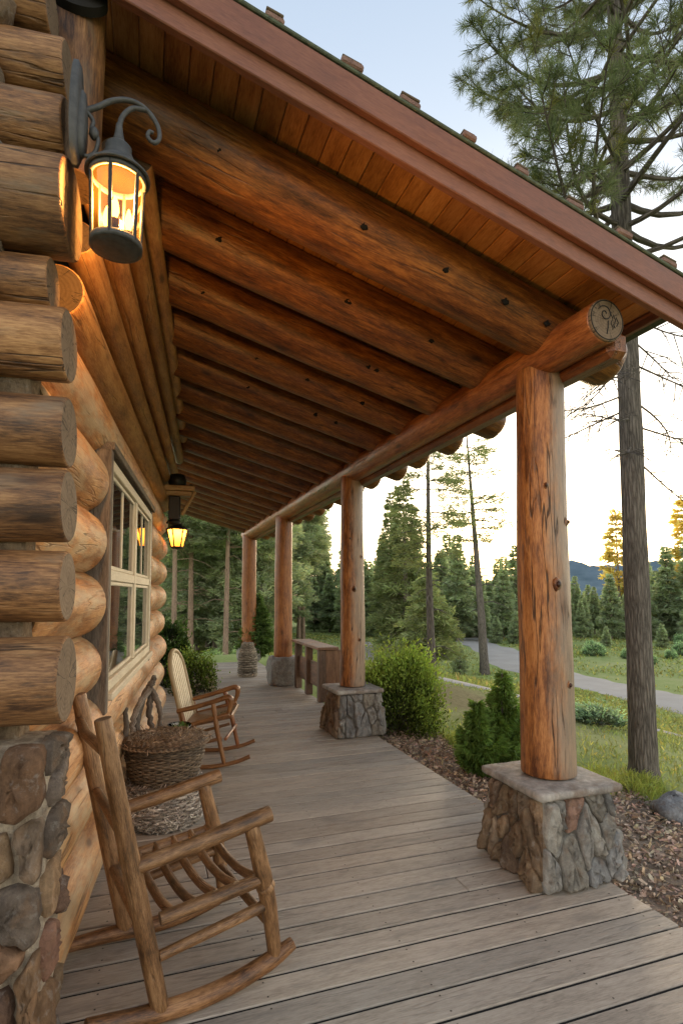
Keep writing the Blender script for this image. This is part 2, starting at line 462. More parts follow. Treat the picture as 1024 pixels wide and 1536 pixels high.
def road_mat():
    t = NT('road_surface'); p = t.n('ShaderNodeTexCoord').outputs['Object']
    n = t.noise(t.scale(p, (.8,) * 3), 1, 5, .6); f = t.noise(t.scale(p, (30,) * 3), 1, 4, .6)
    c = t.ramp(t.math('ADD', t.math('MULTIPLY', n, .6), t.math('MULTIPLY', f, .4)), [(.3, (.30, .27, .24)), (.7, (.43, .39, .35))])
    return t.done(t.bsdf(c, .9, t.bump(f, .4, .02)))


def ground_mat():
    t = NT('meadow'); p = t.n('ShaderNodeTexCoord').outputs['Object']
    a = t.noise(t.scale(p, (.16, .16, .16)), 1, 5, .6); b = t.noise(t.scale(p, (1.1,) * 3), 1, 6, .65); c = t.noise(t.scale(p, (14,) * 3), 1, 5, .7)
    f = t.math('ADD', t.math('MULTIPLY', a, .45), t.math('ADD', t.math('MULTIPLY', b, .35), t.math('MULTIPLY', c, .3)))
    col = t.ramp(f, [(.36, (.14, .20, .055)), (.5, (.25, .31, .095)), (.62, (.33, .36, .14)), (.74, (.40, .355, .20))])
    # drier ground near the path
    s = t.n('ShaderNodeSeparateXYZ', {0: p})
    dx = t.math('SUBTRACT', s.outputs[0], 5.0); dy = t.math('SUBTRACT', s.outputs[1], 8.6)
    dd = t.math('ADD', t.math('POWER', t.math('ABSOLUTE', dx), 2.0), t.math('MULTIPLY', t.math('POWER', t.math('ABSOLUTE', dy), 2.0), .22))
    dry = t.math('MULTIPLY', t.maprange(t.math('ADD', t.math('SQRT', dd), t.math('MULTIPLY', t.math('SUBTRACT', b, .5), 2.5)), .7, 1.9, 1, 0), .8)
    col = t.mix(dry, col, t.ramp(c, [(.3, (.12, .085, .045)), (.7, (.27, .20, .115))]))
    return t.done(t.bsdf(col, .95, t.bump(t.math('ADD', c, b), .8, .06), Specular_IOR_Level=.1))


def glass_pane(name, tint, rough=.05, trans=.5, amber=False):
    t = NT(name)
    tr = t.n('ShaderNodeBsdfTransparent', {0: (*tint, 1)}).outputs[0]
    if amber:
        n = t.noise(t.scale(t.n('ShaderNodeTexCoord').outputs['Object'], (14, 14, 9)), 1, 3)
        tl = t.n('ShaderNodeBsdfTranslucent', {0: (.95, .50, .10, 1)}).outputs[0]
        tr = t.n('ShaderNodeMixShader', {0: t.maprange(n, .3, .7, .0016, .0040), 1: tr, 2: tl}).outputs[0]
    gl = t.n('ShaderNodeBsdfGlossy', {0: (1, 1, 1, 1), 1: rough}).outputs[0]
    fr = t.n('ShaderNodeFresnel', {0: 1.5}).outputs[0]
    return t.done(t.n('ShaderNodeMixShader', {0: fr, 1: tr, 2: gl}).outputs[0])


def window_glass():
    t = NT('window_glass'); p = t.n('ShaderNodeTexCoord').outputs['Object']
    n = t.noise(t.scale(p, (2, 2, 1)), 1, 2)
    return t.done(t.bsdf((.012, .018, .02), .025, t.bump(n, .06, .02), IOR=1.75, Specular_IOR_Level=.75))


def emit(name, col, s):
    t = NT(name); return t.done(t.n('ShaderNodeEmission', {0: (*col, 1), 1: s}).outputs[0])


M['road'] = road_mat(); M['ground'] = ground_mat()
M['amber'] = glass_pane('amber_glass', (1.0, .80, .45), .08, .5, True)
M['amberfrost'] = None
M['window'] = window_glass()
M['bulb'] = emit('lit_bulb', (1.0, .56, .14), 12.0)
M['candle'] = plain('candle_sleeve', (.012, .009, .006), .6)
M['ironin'] = matte('dimmed_amber_iron', (.0034, .0019, .0004))  # inner iron dimmed near black and tinted amber to paint the lamp glow
M['candle'] = matte('candle_sleeve', (.004, .0022, .0008))
t_ = NT('frosted_amber_glass')
M['amberfrost'] = t_.done(t_.n('ShaderNodeAddShader', {0: t_.n('ShaderNodeBsdfTranslucent', {0: (.95, .5, .12, 1)}).outputs[0],
                                                      1: t_.n('ShaderNodeEmission', {0: (1, .42, .06, 1), 1: .55}).outputs[0]}).outputs[0])


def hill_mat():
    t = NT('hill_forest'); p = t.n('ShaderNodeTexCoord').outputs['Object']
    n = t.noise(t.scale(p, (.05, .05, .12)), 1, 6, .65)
    c = t.ramp(n, [(.3, (.085, .125, .155)), (.7, (.16, .21, .25))])  # distance haze put into the colour as blue-grey
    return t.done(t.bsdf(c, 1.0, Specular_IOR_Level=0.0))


M['hill'] = hill_mat()


def vary(base, n, amt=.25, hue=.08, rng=NP):
    k = 1 + (rng.random((n, 1)) - .5) * 2 * amt
    h = (rng.random((n, 3)) - .5) * 2 * hue
    return np.clip(np.asarray(base)[None] * k * (1 + h), 0, 2)


# ================================================================== SETTING
def build_ground():
    def axis(lo, hi, n, c, p=2.6):
        u = np.linspace(-1, 1, n); s = np.sign(u) * np.abs(u) ** p
        return np.where(s < 0, c + s * (c - lo), c + s * (hi - c))
    xs = axis(-260, 640, 210, 5.0); ys = axis(-160, 700, 210, 8.0)
    X, Y = np.meshgrid(xs, ys, indexing='ij'); Z = ground_z(X, Y)
    V = np.stack([X, Y, Z], -1).reshape(-1, 3); n = len(ys)
    i = np.arange(len(xs) - 1)[:, None] * n; j = np.arange(n - 1)[None, :]
    F = np.stack([i + j, i + n + j, i + n + j + 1, i + j + 1], -1).reshape(-1, 4)
    mb = MB(); mb.add(V, F); o = mb.build('ground', M['ground']); tag(o, 'sloping green meadow beside the cabin', None, None, 'structure')


def catmull(pts, n=10):
    P = [np.array(p, float) for p in pts]; P = [2 * P[0] - P[1]] + P + [2 * P[-1] - P[-2]]; out = []
    for i in range(1, len(P) - 2):
        for k in range(n):
            t = k / n; a, b, c, d = P[i - 1:i + 3]
            out.append(.5 * ((2 * b) + (c - a) * t + (2 * a - 5 * b + 4 * c - d) * t * t + (3 * b - a - 3 * c + d) * t ** 3))
    out.append(P[-2]); return np.array(out)


def ribbon(name, pts, width, lift, mat, label, k=12):
    C = catmull(pts, k); T = np.gradient(C, axis=0); T /= np.linalg.norm(T, axis=1)[:, None]; N = np.stack([-T[:, 1], T[:, 0]], 1)
    m = 7; V = []
    for a in np.linspace(-.5, .5, m):
        wv = width * (1 + .06 * np.sin(np.arange(len(C)) * .9 + a * 3))
        q = C + N * (a * wv)[:, None] if np.ndim(wv) else C + N * a * wv
        V.append(np.stack([q[:, 0], q[:, 1], ground_z(q[:, 0], q[:, 1]) + lift - (abs(a) > .45) * lift * .9], 1))
    V = np.array(V); n = len(C)
    i = np.arange(m - 1)[:, None] * n; j = np.arange(n - 1)[None, :]
    F = np.stack([i + j, i + j + 1, i + n + j + 1, i + n + j], -1).reshape(-1, 4)
    mb = MB(); mb.add(V.reshape(-1, 3), F)
    return tag(mb.build(name, mat), label, None, None, 'structure')


build_ground()
ribbon('road', [(15.2, 4), (16.2, 9), (16.75, 13.8), (17.3, 16.9), (17.6, 19.3), (18.6, 24.5), (21.3, 30.4), (26.2, 41.2), (33, 52), (44, 66), (60, 82)], 2.9, .05,
       M['road'], 'pale gravel road curving through the meadow', 16)
ribbon('footpath', [(9.6, 7.2), (7.9, 8.9), (6.94, 10.3), (6.3, 11.6), (6.1, 13.2), (6.6, 16.5), (8.6, 22), (12.3, 30.7), (16, 40)], .75, .04,
       M['road'], 'narrow gravel path leading to the road')


def mulch_edge(y):
    return 2.3 + 1.32 - .62 * sstep(3.6, 5.6, y) + .12 * np.sin(y * 2.3) + .05 * np.sin(y * 7.1)


def build_mulch():
    ys = np.linspace(-1.5, 7.4, 90); m = 14; V = []
    for k in range(m):
        f = k / (m - 1); x = 2.24 + (mulch_edge(ys) - 2.24) * f
        V.append(np.stack([x, ys, ground_z(x, ys) + .022 * (1 - f ** 6) + .012 * np.sin(x * 13 + ys * 9) * (f < 1)], 1))
    V = np.array(V); n = len(ys)
    i = np.arange(m - 1)[:, None] * n; j = np.arange(n - 1)[None, :]
    F = np.stack([i + j, i + n + j, i + n + j + 1, i + j + 1], -1).reshape(-1, 4)
    mb = MB(); mb.add(V.reshape(-1, 3), F, None, (.5, .5, .5))
    tag(mb.build('mulch_bed', M['chip']), 'brown bark mulch bed along the deck', None, None, 'structure')
    N = 30000
    y = NP.random(N) ** 1.35 * 8.3 - .9; x = 2.24 + NP.random(N) * (mulch_edge(y) + .06 - 2.24)
    P = np.stack([x, y, ground_z(x, y) + .018 + NP.random(N) * .022], 1)
    D = NP.normal(size=(N, 3)); D[:, 2] *= .35
    tint = vary((1.0, 1.0, 1.0), N, .62, .1); g = NP.random(N) < .16; tint[g] *= np.array([1.5, 1.55, 1.6])
    mb = MB(); mb.blades(P, D, .016 + NP.random(N) * .034, .009 + NP.random(N) * .013, tint, .6)
    tag(mb.build('mulch_chips', M['chip']), 'loose brown bark chips spread over the mulch bed', 'mulch', None, 'stuff')


build_mulch()


def build_grass():
    mb = MB(); rng = np.random.default_rng(5)
    N = 90000
    x = 2.6 + rng.random(N) ** 1.5 * 13; y = .8 + rng.random(N) * 17
    keep = (x > mulch_edge(np.minimum(y, 9)) - .05 + rng.random(N) * .12) & (np.hypot(x - 5, (y - 8.6) * .47) > 1.0 + rng.random(N) * .8)
    n2 = np.sin(x * 1.7 + np.sin(y * 1.1) * 2) * np.cos(y * 1.3 + x * .4)
    keep &= rng.random(N) < .75 + n2 * .3
    cp = catmull([(9.6, 7.2), (7.9, 8.9), (6.94, 10.3), (6.3, 11.6), (6.1, 13.2), (6.6, 16.5), (8.6, 22)], 8)
    dmin = np.min(np.hypot(x[:, None] - cp[None, :, 0], y[:, None] - cp[None, :, 1]), 1); keep &= dmin > .42
    x, y = x[keep], y[keep]; n = len(x)
    P = np.stack([x, y, ground_z(x, y) - .01], 1)
    D = rng.normal(size=(n, 3)) * .45; D[:, 2] = 1
    near_trunk = np.exp(-((x - 4.0) ** 2 + (y - 3.75) ** 2) / .18)
    L = (.035 + rng.random(n) * .06) * (1 + 1.2 * near_trunk) * (1 + .02 * np.hypot(x, y))
    tint = vary((1, 1, 1), n, .38, .1, rng); dry = rng.random(n) < .12; tint[dry] *= np.array([1.9, 1.45, 1.3])
    mb.blades(P, D, L, .006 * (1 + .13 * np.hypot(x, y)), tint, .1, rng, 0, .25)
    # taller tufts by the trunk and along the mulch border
    for k in range(44):
        if k < 24: cx, cy = 3.78 + rng.normal() * .2, 3.72 + rng.normal() * .14
        else: cy = 1.5 + rng.random() * 4.6; cx = float(mulch_edge(cy)) + .08 + rng.random() * .25
        m = 70; p = np.stack([cx + rng.normal(size=m) * .05, cy + rng.normal(size=m) * .05, np.zeros(m)], 1); p[:, 2] = ground_z(p[:, 0], p[:, 1]) - .01
        d = rng.normal(size=(m, 3)) * .4; d[:, 2] = 1
        mb.blades(p, d, .10 + rng.random(m) * .14, .006, vary((1.25, 1.25, .95), m, .3, .1, rng), .1, rng, 0, .3)
    N = 60000
    x = 7 + rng.random(N) * 38; y = 4 + rng.random(N) ** .8 * 52
    cr = catmull([(15.2, 4), (16.2, 9), (16.75, 13.8), (17.3, 16.9), (17.6, 19.3), (18.6, 24.5), (21.3, 30.4), (26.2, 41.2), (33, 52), (44, 66)], 10)
    dr = np.min(np.hypot(x[:, None] - cr[None, :, 0], y[:, None] - cr[None, :, 1]), 1); dp = np.min(np.hypot(x[:, None] - cp[None, :, 0], y[:, None] - cp[None, :, 1]), 1)
    n3 = np.sin(x * .9 + np.sin(y * .6) * 2) + np.cos(y * .8 + x * .35)
    keep = (dr > 1.75) & (dp > .5) & (rng.random(N) < .45 + .3 * n3); x, y = x[keep], y[keep]; n = len(x)
    D = rng.normal(size=(n, 3)) * .5; D[:, 2] = 1
    tn = vary((1.0, 1.0, 1.0), n, .4, .12, rng); dry = rng.random(n) < .2; tn[dry] *= np.array([1.7, 1.4, 1.3])
    mb.blades(np.stack([x, y, ground_z(x, y) - .02], 1), D, .10 + rng.random(n) * .16, .035 + .001 * np.hypot(x, y), tn, .15, rng, 0, .25)
    tag(mb.build('meadow_grass', M['grassblade']), 'short green grass covering the slope beyond the mulch', 'grass', None, 'stuff')


build_grass()


def build_hill():
    mb = MB(); az = np.linspace(-14, 24, 120)      # around camera axis heading
    for (d0, hh, c0, wd, sd) in ((470, 26, 20.5, 10.5, 1), ):
        V = []
        rows = 10
        for r in range(rows):
            f = r / (rows - 1); rad = d0 * (.86 + .14 * f) 
            a = np.radians(YAW * 180 / math.pi + az + 12)
            prof = hh * np.exp(-((az + 12 - c0 - 4) / wd) ** 4 * 1.0) + 2.2 * np.sin(az * .7 + sd) + 1.1 * np.sin(az * 1.9) + .5 * np.sin(az * 6.1)
            z = -6 + (prof + 4) * math.sin(f * math.pi / 2) + NP.random(len(az)) * .7 * f
            V.append(np.stack([np.sin(a) * rad, np.cos(a) * rad, z], 1))
        V = np.array(V); n = len(az)
        i = np.arange(rows - 1)[:, None] * n; j = np.arange(n - 1)[None, :]
        F = np.stack([i + j, i + j + 1, i + n + j + 1, i + n + j], -1).reshape(-1, 4)
        mb.add(V.reshape(-1, 3), F)
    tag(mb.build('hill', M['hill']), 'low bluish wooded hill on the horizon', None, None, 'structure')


build_hill()

# ------------------------------------------------------------------ deck
def build_deck():
    mb = MB(); pitch = .142; y = -1.6; k = 0
    while y < 12.2:
        segs = [(-2.6, 2.3)]
        if rnd.random() < .28:
            j = rnd.uniform(.2, 1.7); segs = [(-2.6, j - .0015), (j + .0015, 2.3)]
        for a, b in segs:
            v = rnd.uniform(.78, 1.08); w = rnd.uniform(-.035, .03)
            mb.box(((a + b) / 2, y + pitch / 2, -.019 + rnd.uniform(-.0012, .0012)), (b - a + (rnd.uniform(-.004, .004) if b > 2 else 0), pitch - .0125, .038), None, .004, (v * (1 + w), v, v * (1 - w)))
        for xs in (-.15, .45, 1.05, 1.65, 2.2):
            for yy in (.03, .11):
                mb.lathe([(.0042, .0006), (.0, .0008)], 8, (xs + rnd.uniform(-.006, .006), y + yy, .0012), (.18, .16, .15))
        y += pitch; k += 1
    mb.box((2.268, 5.3, -.09), (.03, 13.8, .1), None, .003, (.62, .58, .55))
    mb.box((-.2, 12.19, -.13), (4.9, .03, .16), None, .003, (.7, .66, .62))
    mb.box((-.2, 5.3, -.0165), (4.85, 13.7, .019), None, .002, (.05, .05, .05), 1)  # near-black sheet paints the shade in the gaps between boards
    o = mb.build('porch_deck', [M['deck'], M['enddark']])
    tag(o, 'grey brown timber porch deck of narrow boards laid crosswise', None, None, 'structure')


build_deck()

# ================================================================== STONEWORK
def clip_cells(w, h, n, seed, ax=1.0, ay=1.0):
    rg = random.Random(seed); S = []
    tries = 0
    while len(S) < n and tries < 4000:
        tries += 1; p = (rg.uniform(0, w), rg.uniform(0, h)); md = .55 * math.sqrt(w * h * ax * ay / n)
        if all(math.hypot((p[0] - q[0]) * ax, (p[1] - q[1]) * ay) > md for q in S): S.append(p)
    cells = []
    for i, s in enumerate(S):
        poly = [(0, 0), (w, 0), (w, h), (0, h)]
        for j, q in enumerate(S):
            if i == j: continue
            A = ((q[0] - s[0]) * ax * ax, (q[1] - s[1]) * ay * ay)
            c = (A[0] * (s[0] + q[0]) + A[1] * (s[1] + q[1])) / 2
            out = []
            for a in range(len(poly)):
                p0, p1 = poly[a], poly[(a + 1) % len(poly)]
                d0 = A[0] * p0[0] + A[1] * p0[1] - c; d1 = A[0] * p1[0] + A[1] * p1[1] - c
                if d0 <= 0: out.append(p0)
                if (d0 < 0 < d1) or (d1 < 0 < d0):
                    f = d0 / (d0 - d1); out.append((p0[0] + (p1[0] - p0[0]) * f, p0[1] + (p1[1] - p0[1]) * f))
            poly = out
            if len(poly) < 3: break
        if len(poly) >= 3: cells.append(poly)
    return cells


def stone_face(mb, mapf, w, h, n, seed, gap=.012, depth=.03, tints=((.25, .23, .2),), ax=1.0, ay=1.0, rough=.006, special=None):
    """mapf(u,v,d) -> world point; lays irregular stones over a w x h face"""
    rg = random.Random(seed)
    cells = clip_cells(w, h, n, seed, ax, ay)
    for ci, poly in enumerate(cells):
        P = np.array(poly); c = P.mean(0)
        # densify
        Q = []
        for a in range(len(P)):
            p0, p1 = P[a], P[(a + 1) % len(P)]; m = max(1, int(np.linalg.norm(p1 - p0) / .03))
            for k in range(m): Q.append(p0 + (p1 - p0) * k / m)
        Q = np.array(Q); m = len(Q)
        for _ in range(2): Q = (Q * .6 + np.roll(Q, 1, 0) * .2 + np.roll(Q, -1, 0) * .2)    # round corners
        Q += np.array([[rg.gauss(0, rough * .5), rg.gauss(0, rough * .5)] for _ in range(m)])
        rad = np.linalg.norm(Q - c, axis=1)[:, None]; dirn = (Q - c) / (rad + 1e-9)
        dep = depth * rg.uniform(.65, 1.25); tilt = np.array([rg.gauss(0, .12), rg.gauss(0, .12)])
        rings = []; 
        for (ins, dd) in ((gap * .35, -.02), (gap * .5, dep * .45), (gap * .9, dep * .8), (gap * 1.8, dep)):
            rings.append((c + dirn * np.maximum(rad - ins, rad * .2), dd))
        for fr in (.62, .3):
            rings.append((c + (rings[3][0] - c) * fr, dep * (1.06 if fr > .5 else 1.12)))
        V = []
        for k, (q, dd) in enumerate(rings):
            for p in q:
                e = dd + (float((p - c) @ tilt) if k >= 2 else 0) + (rg.gauss(0, rough) if k >= 3 else 0)
                V.append(mapf(p[0], p[1], e))
        V.append(mapf(c[0], c[1], dep * 1.12)); nr = len(rings); F = []
        for k in range(nr - 1):
            for a in range(m): b = (a + 1) % m; F.append((k * m + a, k * m + b, (k + 1) * m + b, (k + 1) * m + a))
        for a in range(m): F.append(((nr - 1) * m + a, (nr - 1) * m + (a + 1) % m, nr * m))
        V = np.array(V)
        p = V[[F[-1][0], F[-1][1], F[-1][2]]]
        tn = np.array(rg.choice(tints)) * rg.uniform(.75, 1.25)
        if special and ci == special[0](cells): tn = np.array(special[1])
        mb.add(V, F, None, tuple(tn), 0, True)


GREYS = ((.25, .235, .215), (.21, .205, .20), (.29, .27, .24), (.23, .21, .18), (.27, .265, .26))
BROWNS = ((.20, .135, .085), (.235, .165, .105), (.17, .115, .08), (.25, .19, .135))


def pedestal(parent, cx, cy, wb, wt, h, n=9, seed=1, cap=True, off=(0, 0, 0), browns=True):
    """tapered stone base, local to parent at (cx,cy,0)"""
    core = MB(); k = .5
    core.box((0, 0, h / 2), (wb - .05, wb - .05, h), None, .004, (.16, .145, .125), 0, (wt - .05) / (wb - .05))
    st = MB()
    for f in range(4):
        a = f * math.pi / 2; ca, sa = math.cos(a), math.sin(a)
        def mapf(u, v, d, ca=ca, sa=sa):
            q = v / h; half = (wb + (wt - wb) * q) / 2 - .028
            x = (u - .5) * 2 * half * 1.05; yv = -(half + d)
            return np.array([x * ca - yv * sa, x * sa + yv * ca, v])
        tn = BROWNS if (f == 3 and browns) else GREYS
        stone_face(st, mapf, 1.0, h, n + 3, seed * 10 + f, .017, .036, tn, ax=wb * 1.5, ay=.8, rough=.008,
                   special=(lambda cs: min(range(len(cs)), key=lambda i: abs(np.mean([q[0] for q in cs[i]]) - .38) + 2 * abs(np.mean([q[1] for q in cs[i]]) - .24) + 1.2 * (max(q[1] for q in cs[i]) - min(q[1] for q in cs[i]))), (.29, .175, .13)) if (f == 0 and seed == 1) else None)
    base = core.build('mortar_core', M['mortar'], parent)
    base.location = (0, 0, 0)
    s = st.build('stone_base', M['stone'], parent); base.parent = s
    if cap:
        cm = MB(); t = .043; e = wt + .07
        # slab with slightly uneven chipped edge
        m = 12; ring = []
        for sx, sy in ((-1, -1), (1, -1), (1, 1), (-1, 1)): pass
        pts = []
        for q in range(4):
            a = np.array([(-1, -1), (1, -1), (1, 1), (-1, 1)][q], float) * e / 2; b = np.array([(-1, -1), (1, -1), (1, 1), (-1, 1)][(q + 1) % 4], float) * e / 2
            for j in range(m): pts.append(a + (b - a) * j / m)
        Q = np.array(pts); Q = Q * .8 + np.roll(Q, 1, 0) * .1 + np.roll(Q, -1, 0) * .1
        Q += NP.normal(size=Q.shape) * .0025; V = []; n4 = len(Q)
        for sc, z in ((.93, h), (.985, h + .004), (1.0, h + .016), (1.0, h + t - .012), (.985, h + t - .003), (.95, h + t), (.4, h + t + .001)):
            V.append(np.concatenate([Q * sc, np.full((n4, 1), z)], 1))
        V = np.concatenate(V); i = np.arange(6)[:, None] * n4; j = np.arange(n4)[None, :]; k2 = (j + 1) % n4
        F = np.stack([i + j, i + k2, i + n4 + k2, i + n4 + j], -1).reshape(-1, 4)
        cm.add(V, F, None, (.30, .275, .25)); cm.add(V[-n4:], [tuple(range(n4))], None, (.30, .275, .25), 0, False)
        cm.build('cap_stone', M['cap'], s)
    return s


# ================================================================== COLUMNS
COLS = []


def column(y, x, r0, r1, base_h, label, seed, mat='post', kind='ped', top=2.80):
    c = thing('porch_column', (x, y, 0), label, 'column', 'log columns holding up the porch roof')
    zb = base_h
    if kind == 'ped':
        pedestal(c, x, y, .565, .465, base_h - .055, 10, seed)
    elif kind == 'block':
        st = MB()
        V0 = []
        w = .235; ch = .05
        st.blob((0, 0, base_h / 2), (w * 1.18, w * 1.18, base_h * .54), 28, 18, .0, (.26, .25, .235))
        v = st.V[0]
        v[:, 0] = np.clip(v[:, 0] * 1.25, -w, w) ; v[:, 1] = np.clip(v[:, 1] * 1.25, -w, w); v[:, 2] = np.clip((v[:, 2] - base_h / 2) * 1.25 + base_h / 2, 0.001, base_h)
        v += NP.normal(size=v.shape) * .004
        st.G[0] = v
        st.build('stone_base', M['stone'], c)
    p = MB()
    path = [(0, 0, zb - .004), (.004, .002, zb + .6), (-.003, .004, zb + 1.3), (0, 0, top)]
    p.tube(path, [r0, r0 * .985, (r0 * .5 + r1 * .5), r1], 32, .012, 10, ('flat', 'flat'), 1, seed=seed * 3.3)
    # a few raised knots
    if kind == 'ped':
        for (a, z, s) in ((-100, 1.55, .03), (-75, 1.0, .022), (-120, 2.1, .018), (-60, 1.9, .02)):
            rr = r0 - (r0 - r1) * (z - zb) / (top - zb)
            d = np.array([math.cos(R(a)), math.sin(R(a)), 0])
            k0 = d * (rr - .012); p.blob(tuple(k0 + np.array([0, 0, z])), (s * .9, s * .9, s * 1.35), 12, 8, .1, (.8, .75, .7), 0)
            p.blob(tuple(d * (rr + .008 - .012 + s * .55) + np.array([0, 0, z])), (s * .45, s * .45, s * .55), 10, 7, .1, (.18, .12, .1), 0)
    p.build('log_post', [M[mat], M['end']], c)
    return c


column(2.62, 2.14, .148, .132, .50, 'nearest thick log column, cracked and knotty, on a capped stone pedestal in front', 1)
column(5.74, 2.12, .138, .122, .50, 'log column on a capped stone pedestal beside the bushy light green shrub', 2)
column(9.05, 2.12, .150, .140, .46, 'reddish log column standing on a plain grey stone block', 3, 'redpost', 'block')
column(12.4, 2.12, .165, .155, .30, 'farthest red log column, behind the tall woven urn', 4, 'redpost', 'block')

# ================================================================== PORCH ROOF
RY0, RDY, NR = 2.5, .585, 18
SL = .288


def raf_z(x): return 3.587 - SL * x


roof = thing('porch_roof', (2.12, 2.0, 2.8), 'sloping timber porch roof with log rafters, plank soffit and red brown rake boards', 'porch roof')
ro = np.array([2.12, 2.0, 2.8])
rot_roof = rotm('Y', math.atan(SL))
# rafters
for k in range(NR):
    mb = MB(); y = RY0 + RDY * k + rnd.uniform(-.015, .015); r = (.168 if k == 0 else .150) + rnd.uniform(-.012, .008)
    x0 = -.62 + math.tan(WA) * y - .1; x1 = 2.53 + rnd.uniform(-.04, .05)
    pa, pb = np.array([x0, y, raf_z(x0)]), np.array([x1, y, raf_z(x1) - .0])
    mb.tube([pa, pa * .5 + pb * .5 + np.array([0, 0, -.004]), pb], [r * 1.04, r, r * .93], 28, .012, 14, ('flat', 'round'), 1)
    if k < 5:
        for xx in ((.93, 1.37, 1.72, .25, 1.98) if k == 0 else [rnd.uniform(.1, 1.9) for _ in range(3)]):
            d = np.array([0, -math.cos(R(28)), -math.sin(R(28))])
            q = np.array([xx, y, raf_z(xx)]) + d * (r * 1.0 - .004)
            s_ = rnd.uniform(.8, 1.35); mb.blob(q, (.019 * s_, .012, .014 * s_), 12, 8, .28, (.2, .16, .14), 2)
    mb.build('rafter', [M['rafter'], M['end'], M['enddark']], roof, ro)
# main log beam with carved end
mb = MB()
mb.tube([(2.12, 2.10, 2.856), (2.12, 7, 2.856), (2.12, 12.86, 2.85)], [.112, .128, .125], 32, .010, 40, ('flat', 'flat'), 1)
beam = mb.build('support_beam', [M['beam'], M['end']], roof, ro)
mb = MB()
ec = np.array([2.12, 2.088, 2.856])
mb.tube([ec, ec + np.array([0, .016, 0])], [.107, .107], 36, 0, 0, ('flat', 'flat'), 0)
med = mb.build('carved_end', [M['endgrey']], beam, ro)
mb = MB()
sp = [ec + np.array([-.012 + math.cos(a) * (.006 + .0042 * a), -.001, .03 + math.sin(a) * (.006 + .0042 * a)]) for a in np.linspace(0, 9, 40)]
mb.tube(sp, .0028, 6, 0, 0, ('n', 'n'), 0)
mb.tube([ec + np.array([.006, -.001, -.004]), ec + np.array([.004, -.001, -.04]), ec + np.array([-.004, -.001, -.072])], .003, 6, 0, 4, ('n', 'n'), 0)
for q in range(3):
    mb.tube([ec + np.array([.030 + q * .017 + .006 * math.sin(z * 130 + q), -.001, z]) for z in np.linspace(.045 - q * .012, -.045 + q * .01, 14)], .0022, 6, 0, 0, ('n', 'n'), 0)
th_ = np.linspace(0, 2 * math.pi, 49)
mb.tube([ec + np.array([math.cos(a) * .099, 0, math.sin(a) * .099]) for a in th_], .003, 6, 0, 0, ('n', 'n'), 0)
mb.build('carving', M['enddark'], med, ro)
# squared plate under the beam, outer side
mb = MB()
mb.box((2.235, 7.52, 2.768), (.13, 10.8, .14), None, .035, (.55, .52, .5))
mb.build('plate_beam', [M['beam']], roof, ro)
# soffit planks running along the porch
mb = MB(); x = -1.9; k = 0
while x < 2.5:
    w = .104 if k % 2 else .098
    xc = x + w / 2; v = rnd.uniform(.8, 1.15)
    mb.box((xc, 7.42, 3.774 - SL * xc), ((w - .003) * math.sqrt(1 + SL * SL), 10.78, .022), rot_roof, .004, (v, v * rnd.uniform(.95, 1.03), v * .97))
    x += w; k += 1
mb.build('soffit', M['soffit'], roof, ro)
# rake boards
def slope_box(mb, x0, x1, y, ty, zlo, hgt, tint=(1, 1, 1), mat=0, bev=.004):
    xm = (x0 + x1) / 2; L = (x1 - x0) * math.sqrt(1 + SL * SL)
    mb.box((xm, y, zlo - SL * xm + hgt / 2), (L, ty, hgt * math.cos(math.atan(SL))), rot_roof, bev, tint, mat)
mb = MB(); slope_box(mb, -2.2, 2.62, 2.008, .036, 3.572, .11); mb.build('lower_rake_board', [M['rake']], roof, ro)
mb = MB(); slope_box(mb, -2.2, 2.66, 1.972, .034, 3.655, .128, (.9, .85, .83)); mb.build('upper_rake_board', [M['rake']], roof, ro)
mb = MB()
slope_box(mb, -2.2, 2.70, 7.375, 10.85, 3.788, .018, (1, 1, 1))
mb.build('roofing', [M['green_roof']], roof, ro)
xb = -1.65
while xb < 2.6:
    mb = MB(); w_ = .08 + rnd.uniform(-.015, .02)
    mb.box((xb, 1.998 + rnd.uniform(-.01, .01), 3.819 - SL * xb), (w_, .10, .03), rotm('Y', math.atan(SL) + rnd.uniform(-.12, .02)), .012, (1, 1, 1))
    mb.box((xb, 1.998, 3.839 - SL * xb), (w_ * .9, .09, .012), rotm('Y', math.atan(SL) - .06), .005, (.5, .62, .4))
    mb.build('ridge_tile', [M['tile']], roof, ro)
    xb += .285 + rnd.uniform(-.03, .03)
# eave board at the low edge
mb = MB(); mb.box((2.575, 7.4, 3.79 - SL * 2.575 - .02), (.03, 10.8, .09), None, .004); mb.build('eave_board', [M['rake']], roof, ro)

# ================================================================== CABIN WALL
w0 = wall(1.8, -.5, 0)
cab = thing('cabin_wall', w0, 'honey coloured log cabin wall with projecting corner logs, window and rubble stone pier', 'log wall')
T0, T1 = 1.9, 7.42
OP0, OP1, OZ0, OZ1 = 3.10, 5.42, .955, 2.235


def wlog(t0, t1, n, z, r, ends, mat='honey', name='wall_log', wob=.012):
    mb = MB(); a, b = wall(t0, n, z), wall(t1, n, z)
    v = rnd.uniform(.86, 1.1)
    mb.tube([a, a * .5 + b * .5, b], [r, r * rnd.uniform(.97, 1.03), r], 30, wob, max(4, int((t1 - t0) / .14)), ends, 1, (v, v * rnd.uniform(.96, 1.02), v * rnd.uniform(.9, 1.0)))
    if mat == 'plate': mb.T[1][:] *= .3; mb.T[0][:] *= rnd.uniform(.75, 1.15)  # start cap darkened to cut lantern spill; body tone varies at random
    return mb.build(name, [M[mat], M['end']], cab, w0)


